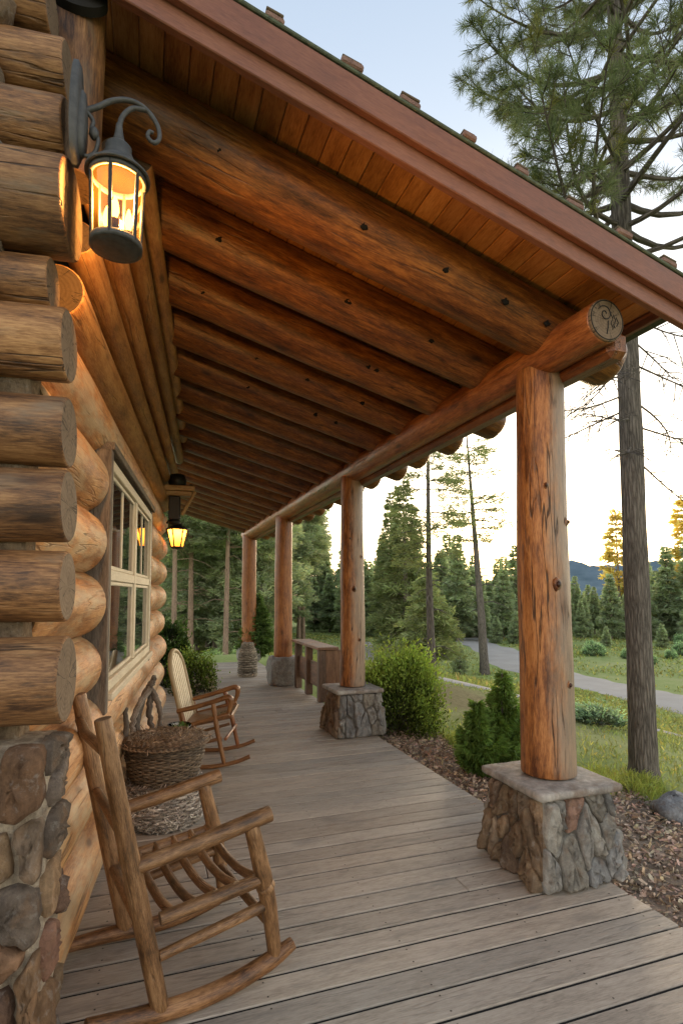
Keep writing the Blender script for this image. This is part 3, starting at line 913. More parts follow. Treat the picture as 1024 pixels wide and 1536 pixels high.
for k in range(8):
    z = .187 + .315 * k; r = .172 + rnd.uniform(-.006, .006); n = -.672 + rnd.uniform(-.012, .012)
    if 3 <= k <= 6:
        wlog(T0, OP0 - .06, n, z, r, ('flat', 'round')); wlog(OP1 + .06, T1 + rnd.uniform(-.03, .05), n, z, r, ('round', 'round'))
    else:
        wlog(T0, T1 + rnd.uniform(-.03, .05), n, z, r, ('flat', 'round'))
for (z, n, r) in ((2.645, -.575, .105), (2.865, -.505, .068), (3.05, -.44, .060), (3.235, -.375, .057), (3.43, -.32, .056)):
    wlog(2.22 if z < 3.3 else 2.5, T1 - .02, n, z, r, ('flat', 'round'), 'plate')
# solid core behind so no light leaks
mb = MB(); mb.box(wall(2.5, -.80, 1.9), (.18, 1.25, 3.8), ROTW, .01); mb.box(wall(6.42, -.80, 1.9), (.18, 2.0, 3.8), ROTW, .01)
mb.box(wall(4.27, -.80, .46), (.18, 2.3, .92), ROTW, .01); mb.box(wall(4.27, -.80, 3.05), (.18, 2.3, 1.5), ROTW, .01)
mb.build('wall_core', M['enddark'], cab, w0)
mb = MB(); mb.box(wall(7.33, -1.9, 1.75), (2.4, .16, 3.4), ROTW, .01, (.8, .8, .8)); mb.build('end_wall', [M['plate']], cab, w0)

# corner cross logs: ends face the porch
ENDS = [(3.125, -.445, .095, 0), (2.927, -.440, .105, 0), (2.665, -.415, .150, -.03), (2.44, -.47, .085, 0), (2.254, -.419, .114, 0), (1.985, -.412, .110, 0), (1.761, -.406, .114, 0), (1.52, -.404, .110, 0),
        (1.250, -.392, .132, -.03), (3.33, -.50, .09, 0), (3.53, -.47, .10, 0)]
for (z, n, r, dt) in ENDS:
    mb = MB(); a = wall(1.8 + dt, n, z); b = wall(1.8 + dt, -3.0, z + rnd.uniform(-.02, .02))
    r *= .95; mb.tube([a, a * .6 + b * .4, b], [r, r * 1.02, r], 36, .016, 10, ('flat', 'flat'), 1, (rnd.uniform(.8, 1.15),) * 3)
    if z == 2.665: mb.T[0][:] *= .7; mb.T[-2][:] *= .35; mb.T[-1][:] *= .35  # log beside the lantern darkened in its tint to hold down lamp glare
    mb.build('corner_log', [M['corner'], M['endgrey']], cab, w0)
# stone chinking seen between the log bodies
mb = MB(); mb.box(wall(1.86, -1.75, 2.3), (2.45, .12, 2.5), ROTW, .01, (.25, .185, .125)); chk = mb.build('chinking', M['mortar'], cab, w0)
mb = MB()
for (z, n, s) in ((2.79, -.60, .075), (2.52, -.61, .085), (2.35, -.60, .075), (2.12, -.60, .07), (1.87, -.595, .065), (1.64, -.60, .06), (1.40, -.60, .07), (3.03, -.6, .07), (3.23, -.58, .07), (2.02, -.72, .07), (2.62, -.72, .06), (1.12, -.56, .055)):
    mb.blob(wall(1.76 - .02, n - .07, z), (s, s * .8, s * 1.05), 16, 10, .14, tuple(np.array(rnd.choice(GREYS[2:4] + BROWNS)) * .85))
mb.build('chinking_stones', M['stone'], chk, w0)
# rubble stone pier under the log ends
pier = MB()
pier.box(wall(1.81, -1.59, .54), (2.33, .20, 1.08), ROTW, .02, (.42, .345, .265))
pco = pier.build('stone_pier', M['mortar'], cab, w0)
ps = MB()
def pf(u, v, d): return wall(1.71 - d, -2.5 + u, v)
RUB = ((.17, .095, .055), (.22, .13, .072), (.15, .088, .06), (.19, .135, .095), (.115, .088, .07), (.18, .095, .065), (.24, .155, .09))
stone_face(ps, pf, 2.075, 1.09, 96, 21, .013, .04, RUB, ax=1.1, ay=1.0, rough=.007)
def pf2(u, v, d): return wall(1.715 + u, -.427 + d, v)
stone_face(ps, pf2, .19, 1.09, 10, 33, .012, .025, RUB, rough=.006)
ps.build('rubble_stones', M['stone'], pco, w0)
# lower log/plank end course just behind the pier
# upright corner post with dark collar
mb = MB(); pb = wall(2.13, -.515, 0)
mb.tube([pb + np.array([.0, 0, 3.0]), pb + np.array([-.0, .0, 3.74])], [.105, .112], 28, .01, 8, ('flat', 'flat'), 1, (.9, .85, .8))
cp_ = mb.build('corner_post', [M['corner'], M['end']], cab, w0)
mb = MB(); hc = pb + np.array([.02, -.075, 3.655]); mb.tube([hc, hc + np.array([.02, -.94, .34]) * .03], .098, 28, .02, 0, ('n', 'n'), 0); mb.build('hollow_top', M['enddark'], cp_, w0)

# window
win_e = MB()
fn = -.515
def fr(mb, t0, t1, z0, z1, n0, n1, tint=(1, 1, 1), bev=.004):
    mb.box(wall((t0 + t1) / 2, (n0 + n1) / 2, (z0 + z1) / 2), (abs(n1 - n0), t1 - t0, z1 - z0), ROTW, bev, tint)
W0, W1, Z0, Z1 = 3.15, 5.36, .975, 2.23
ZT = 1.60; TM = (W0 + W1) / 2 + .05
fr(win_e, W0, W0 + .055, Z0, Z1, -.60, -.505); fr(win_e, W1 - .055, W1, Z0, Z1, -.60, -.505)
fr(win_e, W0 + .056, W1 - .056, Z1 - .06, Z1, -.60, -.505); fr(win_e, W0 + .056, W1 - .056, Z0, Z0 + .055, -.60, -.503)
fr(win_e, TM - .04, TM + .04, Z0 + .056, Z1 - .061, -.595, -.511)
fr(win_e, W0 + .056, TM - .041, ZT - .03, ZT + .03, -.592, -.513); fr(win_e, TM + .041, W1 - .056, ZT - .03, ZT + .03, -.592, -.513)
win = win_e.build('window', M['cream'], cab, w0)
bars = [(W0 + .055, TM - .04), (TM + .04, W1 - .055)]
for (a, b) in bars:
    for (z0, z1, up) in ((Z0 + .055, ZT - .03, False), (ZT + .03, Z1 - .06, True)):
        mb = MB()
        s = .026
        fr(mb, a + .002, a + s, z0 + .002, z1 - .002, -.585, -.523); fr(mb, b - s, b - .002, z0 + .002, z1 - .002, -.585, -.523)
        fr(mb, a + s + .001, b - s - .001, z0 + .002, z0 + s, -.585, -.523); fr(mb, a + s + .001, b - s - .001, z1 - s, z1 - .002, -.585, -.523)
        if up: fr(mb, (a + b) / 2 - .014, (a + b) / 2 + .014, z0 + s + .001, z1 - s - .001, -.582, -.527)
        mb.build('sash', M['cream'], win, w0)
        mb = MB(); fr(mb, a + s * .7, b - s * .7, z0 + s * .7, z1 - s * .7, -.538, -.534, bev=.001); mb.build('pane', M['window'], win, w0)
mb = MB(); mb.box(wall((W0 + W1) / 2 + .01, -.525, Z0 - .022), (.10, W1 - W0 - .01, .042), ROTW, .006); mb.build('sill', M['cream'], win, w0)
mb = MB()
fr(mb, OP0 - .02, W0 - .003, Z0 - .10, Z1 + .03, -.62, -.497); fr(mb, W1 + .003, OP1 + .05, Z0 - .1, Z1 + .03, -.62, -.51)
fr(mb, OP0 + .0, OP1 + .04, Z1 + .031, Z1 + .075, -.62, -.485)
mb.build('outer_trim', M['trimdark'], win, w0)

# ================================================================== LANTERNS
def near_lantern():
    c = wall(1.72, -.281, 2.648); L = thing('wall_lantern', wall(1.70, -.40, 2.924), 'large lit iron lantern with amber glass hanging from a scrolled arm, nearest', 'lantern', 'lit lanterns on the log wall')
    lo = np.array(L.location)
    # backplate (leaf shaped double oval)
    mb = MB(); P = wall(1.70, -.405, 2.924)
    for (hh, ww, nn, dz) in ((.165, .055, .0, 0.0), (.105, .036, .014, -.03)):
        th = np.linspace(0, 2 * math.pi, 36, endpoint=False); V = []
        for (s, e) in ((1, 0), (1, .012), (.88, .02), (.4, .024)):
            V += [P + NW * (nn + e) + DW * (math.cos(a) * ww * s * (1 - .15 * math.sin(a))) + np.array([0, 0, dz + math.sin(a) * hh * s]) for a in th]
        V.append(P + NW * (nn + .026) + np.array([0, 0, dz])); m = 36
        F = [(k * m + a, k * m + (a + 1) % m, (k + 1) * m + (a + 1) % m, (k + 1) * m + a) for k in range(3) for a in range(m)] + [(3 * m + a, 3 * m + (a + 1) % m, 4 * m) for a in range(m)]
        mb.add(np.array(V), F)
    mb.build('backplate', M['iron'], L, lo)
    mb = MB(); A = lambda n, z: wall(1.70 + .02 * (n + .4) / .12, n, z)
    arm = catmull([A(-.385, 2.935), A(-.345, 2.962), A(-.30, 3.0), A(-.25, 3.018), A(-.205, 3.005), A(-.172, 2.965), A(-.166, 2.925), A(-.182, 2.905), A(-.199, 2.918), A(-.195, 2.937), A(-.183, 2.936)], 8)
    mb.tube(arm, np.linspace(.0085, .006, len(arm)), 10, 0, 0, ('n', 'n'), 0)
    hook = catmull([A(-.208, 3.003), A(-.245, 2.995), A(-.272, 2.96), A(-.281, 2.915), A(-.281, 2.87)], 8)
    mb.tube(hook, np.linspace(.007, .0085, len(hook)), 10, 0, 0, ('n', 'n'), 0)
    low = catmull([A(-.37, 2.94), A(-.352, 2.915), A(-.356, 2.885), A(-.338, 2.865), A(-.345, 2.82), A(-.368, 2.80), A(-.385, 2.812)], 8)
    mb.tube(low, .0062, 10, 0, 0, ('n', 'n'), 0)
    mb.blob(A(-.348, 2.878), (.014, .014, .02), 10, 8, .1)
    mb.build('arm', M['iron'], L, lo)
    mb = MB()
    mb.lathe([(.009, .215), (.011, .195), (.015, .172), (.020, .155), (.019, .148), (.033, .145), (.038, .139), (.037, .117), (.043, .112), (.043, .099), (.059, .085), (.079, .065), (.092, .052), (.093, .045), (.086, .044), (.078, .048)], 40, c + np.array([0, 0, .068])); mb.lathe([(.078, .0479), (.0, .0479)], 30, c + np.array([0, 0, .068]), mat=1)
    mb.build('cap', [M['iron'], M['ironin']], L, lo)
    mb = MB(); zb, zt = -.104, .112; rb = .077
    nb = 6
    for k in range(nb):
        a = R(18 + 360 / nb * k); q = c + np.array([math.cos(a) * rb, math.sin(a) * rb, 0])
        mb.tube([q * 1.0 + (q - c) * -.09 + np.array([0, 0, zb]), q + np.array([0, 0, zt])], 0.0058, 8, 0, 0, ('n', 'n'), 0, (1, 1, 1), 2)
    for z, q in ((zb, .91), (zt - .006, 1.0)):
        r_ = rb * q
        mb.lathe([(r_ - .004, z - .008), (r_ + .005, z - .008), (r_ + .005, z + .012), (r_ - .004, z + .012), (r_ - .004, z - .008)], 40, c)
    r_ = rb * .91
    mb.lathe([(0, zb - .016), (r_ * .5, zb - .015), (r_ * .85, zb - .011), (r_ + .004, zb - .004), (r_ + .004, zb + .002)], 40, c)
    mb.lathe([(r_ + .004, zb + .002), (0, zb + .0015)], 40, c, mat=1)
    mb.build('frame', [M['iron'], M['ironin'], M['black']], L, lo)
    for k in range(nb):
        a0, a1 = R(18 + 360 / nb * k + 4.2), R(18 + 360 / nb * (k + 1) - 4.2); mb = MB(); m = 6
        V = [c + np.array([math.cos(a) * (rb - .003), math.sin(a) * (rb - .003), 0]) * [1, 1, 1] * 1.0 + np.array([math.cos(a) * (rb - .003) * (k_ - 1), math.sin(a) * (rb - .003) * (k_ - 1), z]) for z, k_ in ((zb + .012, .915), (zt - .006, 1.0)) for a in np.linspace(a0, a1, m)]
        mb.add(np.array(V), [(q, q + 1, m + q + 1, m + q) for q in range(m - 1)])
        am = (a0 + a1) / 2; back = math.cos(am) * NW[0] + math.sin(am) * NW[1] < -.8
        mb.build('added_light_block' if back else 'glass_pane', M['ironin'] if back else M['amber'], L, lo)  # wall-side pane made opaque, added to block lamp light from the log end
    for k in range(3):
        a = R(-95 + 120 * k); q = c + np.array([math.cos(a) * .036, math.sin(a) * .036, 0])
        mb = MB(); mb.lathe([(0, zb + .001), (.013, zb + .001), (.013, -.045), (.007, -.040), (0, -.040)], 16, q); cn = mb.build('candle', M['candle'], L, lo)
        mb = MB(); mb.lathe([(0, -.040), (.008, -.034), (.0125, -.018), (.010, .004), (.004, .026), (0, .032)], 16, q); mb.build('bulb', M['bulb'], cn, lo)
    ld = bpy.data.lights.new('lantern_light', 'POINT'); ld.energy = NEAR_W; ld.color = (1.0, .56, .22); ld.shadow_soft_size = .03
    lo_ = bpy.data.objects.new('lantern_light', ld); COL.objects.link(lo_); lo_.parent = L
    lo_.location = [float(q) for q in (c + np.array([0, 0, .045]) - lo)]


NEAR_W, FAR_W = 66.0, 10.0
near_lantern()


def far_lantern():
    c = wall(6.85, -.355, 2.18)
    L = thing('wall_lantern', wall(6.85, -.47, 2.35), 'small lit black lantern with tapered amber glass under the wooden bracket, far', 'lantern', 'lit lanterns on the log wall')
    lo = np.array(L.location); mb = MB()
    mb.tube(catmull([wall(6.85, -.48, 2.33), wall(6.85, -.42, 2.40), wall(6.85, -.36, 2.385), wall(6.85, -.355, 2.34)], 6), .012, 8, 0, 0, ('n', 'n'), 0)
    mb.build('arm', M['black'], L, lo)
    mb = MB()
    mb.lathe([(0, .165), (.03, .16), (.055, .135), (.10, .105), (.135, .085), (.135, .075), (0, .078)], 6, c, smooth=False)
    mb.lathe([(0, -.155), (.05, -.15), (.075, -.135), (.075, -.125), (0, -.125)], 6, c, smooth=False)
    for k in range(6):
        a = R(60 * k); mb.tube([c + np.array([math.cos(a) * .122, math.sin(a) * .122, .078]), c + np.array([math.cos(a) * .072, math.sin(a) * .072, -.13])], .008, 6, 0, 0, ('n', 'n'), 0)
    mb.build('frame', M['black'], L, lo)
    mb = MB(); mb.lathe([(.110, .076), (.066, -.126)], 6, c, smooth=False); mb.build('glass_shade', M['amberfrost'], L, lo)
    mb = MB(); mb.lathe([(0, -.06), (.02, -.05), (.026, -.01), (.014, .03), (0, .04)], 12, c); mb.build('bulb', M['bulb'], L, lo)
    ld = bpy.data.lights.new('lantern_light', 'POINT'); ld.energy = FAR_W; ld.color = (1.0, .6, .24); ld.shadow_soft_size = .04
    o = bpy.data.objects.new('lantern_light', ld); COL.objects.link(o); o.parent = L; o.location = [float(q) for q in (c + np.array([0, 0, .06]) - lo)]
    # wooden bracket with dark speaker box above the lantern
    B = thing('wall_bracket', wall(6.75, -.50, 2.62), 'pale wooden wall bracket carrying a black box, above the far lantern', 'bracket')
    bo = np.array(B.location)
    mb = MB()
    mb.box(wall(6.75, -.33, 2.735), (.34, .16, .06), ROTW, .008); mb.box(wall(6.75, -.34, 2.672), (.30, .14, .055), ROTW, .006, (.85, .85, .85))
    mb.build('shelf', M['bracket'], B, bo)
    mb = MB(); mb.tube([wall(6.72, -.155, 2.70), wall(6.72, -.30, 2.42)], .020, 6, 0, 0, ('flat', 'flat'), 0, flat_y=2.2); mb.build('brace', M['bracket'], B, bo)
    mb = MB(); mb.box(wall(6.75, -.385, 2.50), (.13, .14, .28), ROTW, .012); mb.lathe([(0, 2.31), (.06, 2.31), (.066, 2.33), (.066, 2.358), (0, 2.358)], 14, wall(6.75, -.385, 0))
    mb.build('speaker_box', M['black'], B, bo)
    mb = MB(); mb.lathe([(.085, 2.766), (.10, 2.79), (.105, 2.84), (.08, 2.90), (0, 2.92)], 14, wall(6.75, -.36, 0)); mb.blob(wall(6.72, -.20, 2.745), (.035, .04, .045), 12, 8, .05)
    mb.build('camera_housing', M['black'], B, bo)


far_lantern()

# ================================================================== FURNITURE
def near_chair():
    c = thing('rocking_chair', (.06, 2.12, 0), 'rustic log pole rocking chair in the foreground beside the stone pier', 'rocking chair', None, R(14))
    W = .55; d = -.034
    WM = [M['chair'], M['end']]
    def bar(name, pts, r, par=c, seg=18, wob=.018, ends=('flat', 'flat'), sub=5, tint=None):
        mb = MB(); t = tint or (rnd.uniform(.88, 1.12),) * 3
        mb.tube([np.array(p, float) + np.array([0, 0, d]) for p in pts], r, seg, wob, sub, ends, 1, t); return mb.build(name, WM, par)
    for v in (0, W):
        k = 0 if v == 0 else 1
        rk = catmull([(-.235, v, .120 - .03 * k), (-.05, v, .082), (.10, v, .066), (.225, v, .066), (.331, v, .078), (.444, v, .103), (.53, v, .132)], 5)
        bar('rocker', rk, np.interp(np.linspace(0, 1, len(rk)), [0, .2, .8, 1], [.026, .033, .033, .024]), sub=0, seg=16, wob=.03, tint=(1.02, .92, .82))
        bar('back_post', [(.008, v, .075), (-.06, v, .40), (-.135, v, .76), (-.205, v, 1.108)], [.031, .033, .032, .029])
        bar('arm', [(-.105, v - .0, .585), (.12, v, .612), (.425, v, .660)], [.026, .030, .032])
        fp = bar('front_post', [(.452, v, .10), (.425, v, .30), (.40, v, .42), (.345, v, .632)], [.027, .031, .034, .029])
        bar('side_rail', [(.0, v, .388), (.2, v, .402), (.408, v, .420)], [.022, .026, .025])
        bar('side_stretcher', [(-.0, v, .262), (.43, v, .318)], [.019, .021])
        mb = MB(); mb.tube([(.415, v, .375 + d), (.402, v, .395 + d)], .0365, 18, 0, 0, ('flat', 'flat'), 0); mb.build('binding', [M['chair']], fp)
    for u in (.045, .125, .205, .285, .365):
        z = .392 + .045 * u / .4
        bar('seat_slat', catmull([(u, -.005, z), (u + .004, .14, z - .035), (u + .006, .28, z - .047), (u + .004, .41, z - .035), (u, W + .005, z)], 4), .0175, sub=0, seg=12)
    bar('back_rail', [(-.052, 0, .36), (-.052, W, .36)], .021); bar('back_rail', [(-.198, .0, 1.0), (-.215, W / 2, 1.0), (-.198, W, 1.0)], .019)
    bar('back_rail', [(-.128, .0, .70), (-.128, W, .70)], .019)
    bar('front_stretcher', [(.428, 0, .24), (.428, W, .24)], .02)


near_chair()


def far_chair():
    c = thing('rocking_chair', (.25, 5.0, 0), 'brown rocking chair with tall arched cream slatted back, beyond the basket', 'rocking chair', None, R(-15))
    W = .52
    def bar(name, pts, r, seg=12, par=c, mat='chair2', sub=4, flat=1.0, ends=('flat', 'flat'), tint=(1, 1, 1)):
        mb = MB(); mb.tube([np.array(p, float) for p in pts], r, seg, .01, sub, ends, 0, tint, flat_y=flat); return mb.build(name, M[mat], par)
    # arched back frame: plane leaning back
    def bk(v, h): return (.06 - .145 * h / .6 - .01, v, .36 + h)
    arch = [bk(.02, 0), bk(.015, .2), bk(.01, .42)] + [bk(W / 2 - math.cos(a) * (W / 2 - .01), .42 + math.sin(a) * .2) for a in np.linspace(.25, math.pi - .25, 9)] + [bk(W - .01, .42), bk(W - .015, .2), bk(W - .02, 0)]
    ac = catmull(arch, 4); bar('back_frame', ac, .021, 12, sub=0, mat='creamslat', tint=(.55, .47, .36))
    for k in range(7):
        v = .07 + (W - .14) * k / 6; top = .43 + .19 * math.sqrt(max(0, 1 - ((v - W / 2) / (W / 2)) ** 2))
        mb = MB(); a, b = np.array(bk(v, .01)), np.array(bk(v, top)); m = (a + b) / 2; L = np.linalg.norm(b - a)
        mb.box(m, (.012, .033, L), rotm('Y', math.atan2(b[0] - a[0], b[2] - a[2])), .004); mb.build('back_slat', M['creamslat'], c)
    for v in (.0, W):
        bar('back_leg', [(.03, v, .02), (.045, v, .2), (.055, v, .40), (.03, v, .50)], [.018, .022, .022, .018])
        bar('front_leg', [(.405 + (.06 if v else 0), v, .03), (.34 + (.06 if v else 0), v, .32), (.30 + (.03 if v else 0), v, .57)], [.017, .022, .02], tint=(1, 1, 1) if v == 0 else (1.05, .8, .7))
        mb = MB(); P = catmull([(-.0, v, .49), (.15, v - .0, .525), (.32, v, .575), (.42, v, .604), (.452, v, .585), (.448, v, .53), (.43, v, .475)], 5)
        mb.tube(P, np.interp(np.linspace(0, 1, len(P)), [0, .3, .65, 1], [.02, .022, .026, .016]), 12, 0, 0, ('flat', 'flat'), 0, flat_y=1.5); mb.build('arm', M['chair2'], c)
        bar('side_rail', [(.05, v, .36), (.44, v, .46)], .018)
        bar('side_stretcher', [(.035, v, .17), (.38, v, .26)], .014)
        rk = catmull([(-.16, v, .085), (.0, v, .035), (.16, v, .019), (.32, v, .022), (.5, v, .055), (.62, v, .10)], 5); bar('rocker', rk, .018, sub=0)
    mb = MB(); mb.box((.24, W / 2, .392), (.46, W - .03, .03), rotm('Y', -.2), .008); mb.build('seat', M['chair2'], c)
    bar('front_stretcher', [(.41, .0, .25), (.44, W, .25)], .014, tint=(1.05, .8, .7)); bar('back_stretcher', [(.03, .0, .2), (.03, W, .2)], .014)


far_chair()


def woven(mb, prof, rows, amp, stakes, r, seg_mult=6, tintf=None, fray=0):
    """rows of over-under weavers following profile [(r,z)]"""
    pr = np.array(prof); zz = np.linspace(0, 1, len(pr))
    for k in range(rows):
        f = (k + .5) / rows; R0 = np.interp(f, zz, pr[:, 0]); Z = np.interp(f, zz, pr[:, 1]); n = stakes * seg_mult
        a = np.linspace(0, 2 * math.pi, n + 1); ph = (k % 2) * math.pi
        rad = R0 + amp * np.sin(a * stakes / 2 + ph); zw = Z + .0025 * np.sin(a * 5 + k) + .0015 * np.sin(a * 17 + k * 2)
        t = tintf() if tintf else (1, 1, 1)
        mb.tube(np.stack([np.cos(a) * rad, np.sin(a) * rad, zw], 1), r * rnd.uniform(.85, 1.15), 6, 0, 0, ('n', 'n'), 0, t, cap=False)


def basket():
    b = thing('wicker_basket', (.125, 3.93, .275), 'brown lidded wicker basket on top of the pale woven hamper, behind the log chair', 'basket')
    tf = lambda: tuple(np.array([.85, .84, .8]) * rnd.uniform(.4, 1.05))
    mb = MB(); prof = [(.20, .0), (.225, .08), (.245, .17), (.255, .235)]
    woven(mb, prof, 21, .007, 34, .0064, 5, tf)
    for k in range(34):
        a = 2 * math.pi * k / 34; mb.tube([(math.cos(a) * r_, math.sin(a) * r_, z_) for r_, z_ in prof], .006, 6, 0, 0, ('n', 'n'), 0, (.6, .55, .5), cap=False)
    mb.lathe([(0, .004), (.20, .004), (.222, .08), (.243, .17), (.252, .23)], 40, tint=(.16, .13, .11)); mb.build('body', M['wicker'], b)
    mb = MB()
    mb.lathe([(.275, .235), (.285, .25), (.27, .268), (.18, .279), (0, .285)], 48, tint=(.35, .32, .28))
    for k in range(24):
        rr = .288 - k * .0118; z = .248 + .022 * min(1, k / 5) + .016 * (k / 24)
        n = max(14, int(rr * 190)); a = np.linspace(0, 2 * math.pi, n * 4 + 1)
        mb.tube(np.stack([np.cos(a) * (rr + .003 * np.sin(a * n + k * 3)), np.sin(a) * (rr + .003 * np.sin(a * n + k * 3)), z + .004 * np.sin(a * n + (k % 2) * 3.1)], 1), .0062, 6, 0, 0, ('n', 'n'), 0, tuple(np.array([.9, .86, .8]) * rnd.uniform(.45, 1.2)), cap=False)
    n = 1500; a = NP.random(n) * 6.283; rr = np.sqrt(NP.random(n)) * .285
    P = np.stack([np.cos(a) * rr, np.sin(a) * rr, .272 + .012 * (1 - rr / .285) + NP.random(n) * .006], 1); e = rr > .24; P[e, 2] -= NP.random(e.sum()) * .035
    D = np.stack([-np.sin(a) + NP.normal(size=n) * .5, np.cos(a) + NP.normal(size=n) * .5, NP.normal(size=n) * .2], 1)
    mb.blades(P, D, .03 + NP.random(n) * .035, .005, vary((1.0, .95, .86), n, .6, .05), .5)
    mb.build('lid', M['wicker'], b)
    h = thing('woven_hamper', (.12, 3.94, 0), 'pale grey rough woven round hamper standing on the deck under the brown basket', 'basket')
    tf2 = lambda: tuple(np.array([1.1, 1.08, 1.05]) * rnd.uniform(.5, 1.35))
    mb = MB(); prof = [(.225, .01), (.262, .07), (.268, .14), (.25, .215), (.225, .255)]
    woven(mb, prof, 20, .008, 30, .0075, 5, tf2)
    mb.lathe([(0, .005), (.22, .005), (.257, .07), (.263, .14), (.245, .215), (.21, .262), (0, .268)], 40, tint=(.3, .28, .26))
    n = 5200; a = NP.random(n) * 6.283; f = NP.random(n); rr = np.interp(f, [0, .25, .5, .8, 1], [.225, .262, .268, .25, .225]); z = f * .245 + .01
    P = np.stack([np.cos(a) * (rr + .008), np.sin(a) * (rr + .008), z], 1); D = np.stack([-np.sin(a), np.cos(a), NP.normal(size=n) * .9], 1) * NP.choice([-1, 1], n)[:, None] + NP.normal(size=(n, 3)) * .35
    mb.blades(P, D, .014 + NP.random(n) * .024, .006, vary((1.35, 1.32, 1.28), n, .7, .05), .5)
    n = 1500; a = NP.random(n) * 6.283; rr = .2 + NP.random(n) * .04
    P = np.stack([np.cos(a) * rr, np.sin(a) * rr, .262 + NP.random(n) * .012], 1); D = np.stack([-np.sin(a), np.cos(a), NP.normal(size=n) * .4], 1) + NP.normal(size=(n, 3)) * .4
    mb.blades(P, D, .02 + NP.random(n) * .03, .006, vary((1.1, 1.05, 1.0), n, .6, .05), .5)
    mb.build('body', M['wickergrey'], h)


basket()


def driftwood():
    o = thing('driftwood', (.02, 4.35, 0), 'bundle of grey twisted driftwood branches leaning on the wall behind the basket', 'driftwood')
    mb = MB(); rg = random.Random(4)
    B = [[(-.10, -.40, .0), (-.12, -.36, .35), (-.145, -.34, .56), (-.15, -.38, .74)],
         [(-.06, -.05, .0), (-.1, -.02, .4), (-.05, .02, .68), (.0, .02, .80), (.0, .03, .84)],
         [(.0, .02, .80), (.05, .0, .72), (.08, -.03, .60), (.06, -.05, .45), (.03, 0, .2)],
         [(.0, .02, .80), (-.06, -.08, .72), (-.11, -.16, .60), (-.09, -.2, .45), (-.05, -.2, .1)],
         [(-.02, .02, .79), (-.08, -.02, .66), (-.07, -.08, .5), (-.05, -.06, .2)],
         [(.02, .04, .78), (.0, .0, .62), (.03, -.06, .5), (.02, -.06, .2)],
         [(.0, .03, .82), (.03, .02, .86), (.025, .0, .88)]]
    for p in B:
        P = catmull(p, 7); P = P + np.array([[rg.gauss(0, .004) for _ in range(3)] for _ in P]); mb.tube(P, np.linspace(.024, .014, len(P)), 10, .09, 0, ('round', 'round'), 0, (rg.uniform(.6, 1.1),) * 3)
    mb.blob((0, .025, .80), (.03, .028, .035), 12, 8, .2, (.45, .42, .4))
    mb.build('branches', M['drift'], o)


driftwood()


def leaf_cloud(mb, P, D, L, W, tint, rng=NP):
    mb.blades(P, D, L, W, tint, .3, rng)


def vase():
    o = thing('glass_jar', (.25, 4.68, 0), 'clear jar of green leaves on the deck beside the driftwood', 'jar')
    mb = MB(); mb.lathe([(.0, .0), (.085, .0), (.095, .02), (.098, .44), (.092, .455), (.090, .45), (.09, .03), (0, .02)], 24)
    mb.build('glass', glass_pane('jar_glass', (.86, .93, .88), .05), o)
    mb = MB(); n = 420; a = NP.random(n) * 6.283; r = NP.random(n) ** .5 * .075
    P = np.stack([np.cos(a) * r, np.sin(a) * r, .05 + NP.random(n) * .38], 1); D = NP.normal(size=(n, 3)); D[:, 2] += .8
    mb.blades(P, D, .05, .022, vary((.8, .9, .8), n, .5), .3)
    mb.build('leaves', M['leafdark'], o)


vase()


def urn():
    o = thing('woven_urn', (1.72, 10.15, 0), 'tall woven urn standing on the deck in front of the farthest red column', 'urn')
    mb = MB(); prof = [(.155, .005), (.17, .05), (.168, .3), (.15, .42), (.105, .53), (.085, .60)]
    woven(mb, prof, 30, .008, 22, .012, 5, lambda: tuple(np.array([.95, .92, .8]) * rnd.uniform(.5, 1.1)))
    mb.lathe([(0, .004)] + prof + [(0, .598)], 24, tint=(.3, .28, .24)); mb.build('body', M['wickergrey'], o)


urn()


def railing():
    o = thing('porch_railing', (2.28, 8.0, 0), 'short dark wooden railing with panelled end between the red column and the shrub side column', 'railing')
    oo = np.array([2.28, 8.0, 0])
    def bx(name, c, d, mat, tint=(1, 1, 1)):
        mb = MB(); mb.box(c, d, None, .006, tint); return mb.build(name, M[mat], o, oo)
    bx('top_rail', (2.36, 8.08, .735), (.30, 1.5, .04), 'rail', (1.7, 1.55, 1.45))
    for y in (7.41, 8.05, 8.66): bx('post', (2.28, y, .357), (.10, .10, .71), 'rail')
    bx('panel_board', (2.30, 7.73, .34), (.035, .53, .34), 'rail', (1.3, 1.25, 1.2)); bx('panel_board', (2.30, 8.355, .34), (.035, .50, .34), 'rail', (1.3, 1.25, 1.2))
    bx('end_panel', (2.515, 7.405, .30), (.36, .05, .82), 'railpanel')


railing()

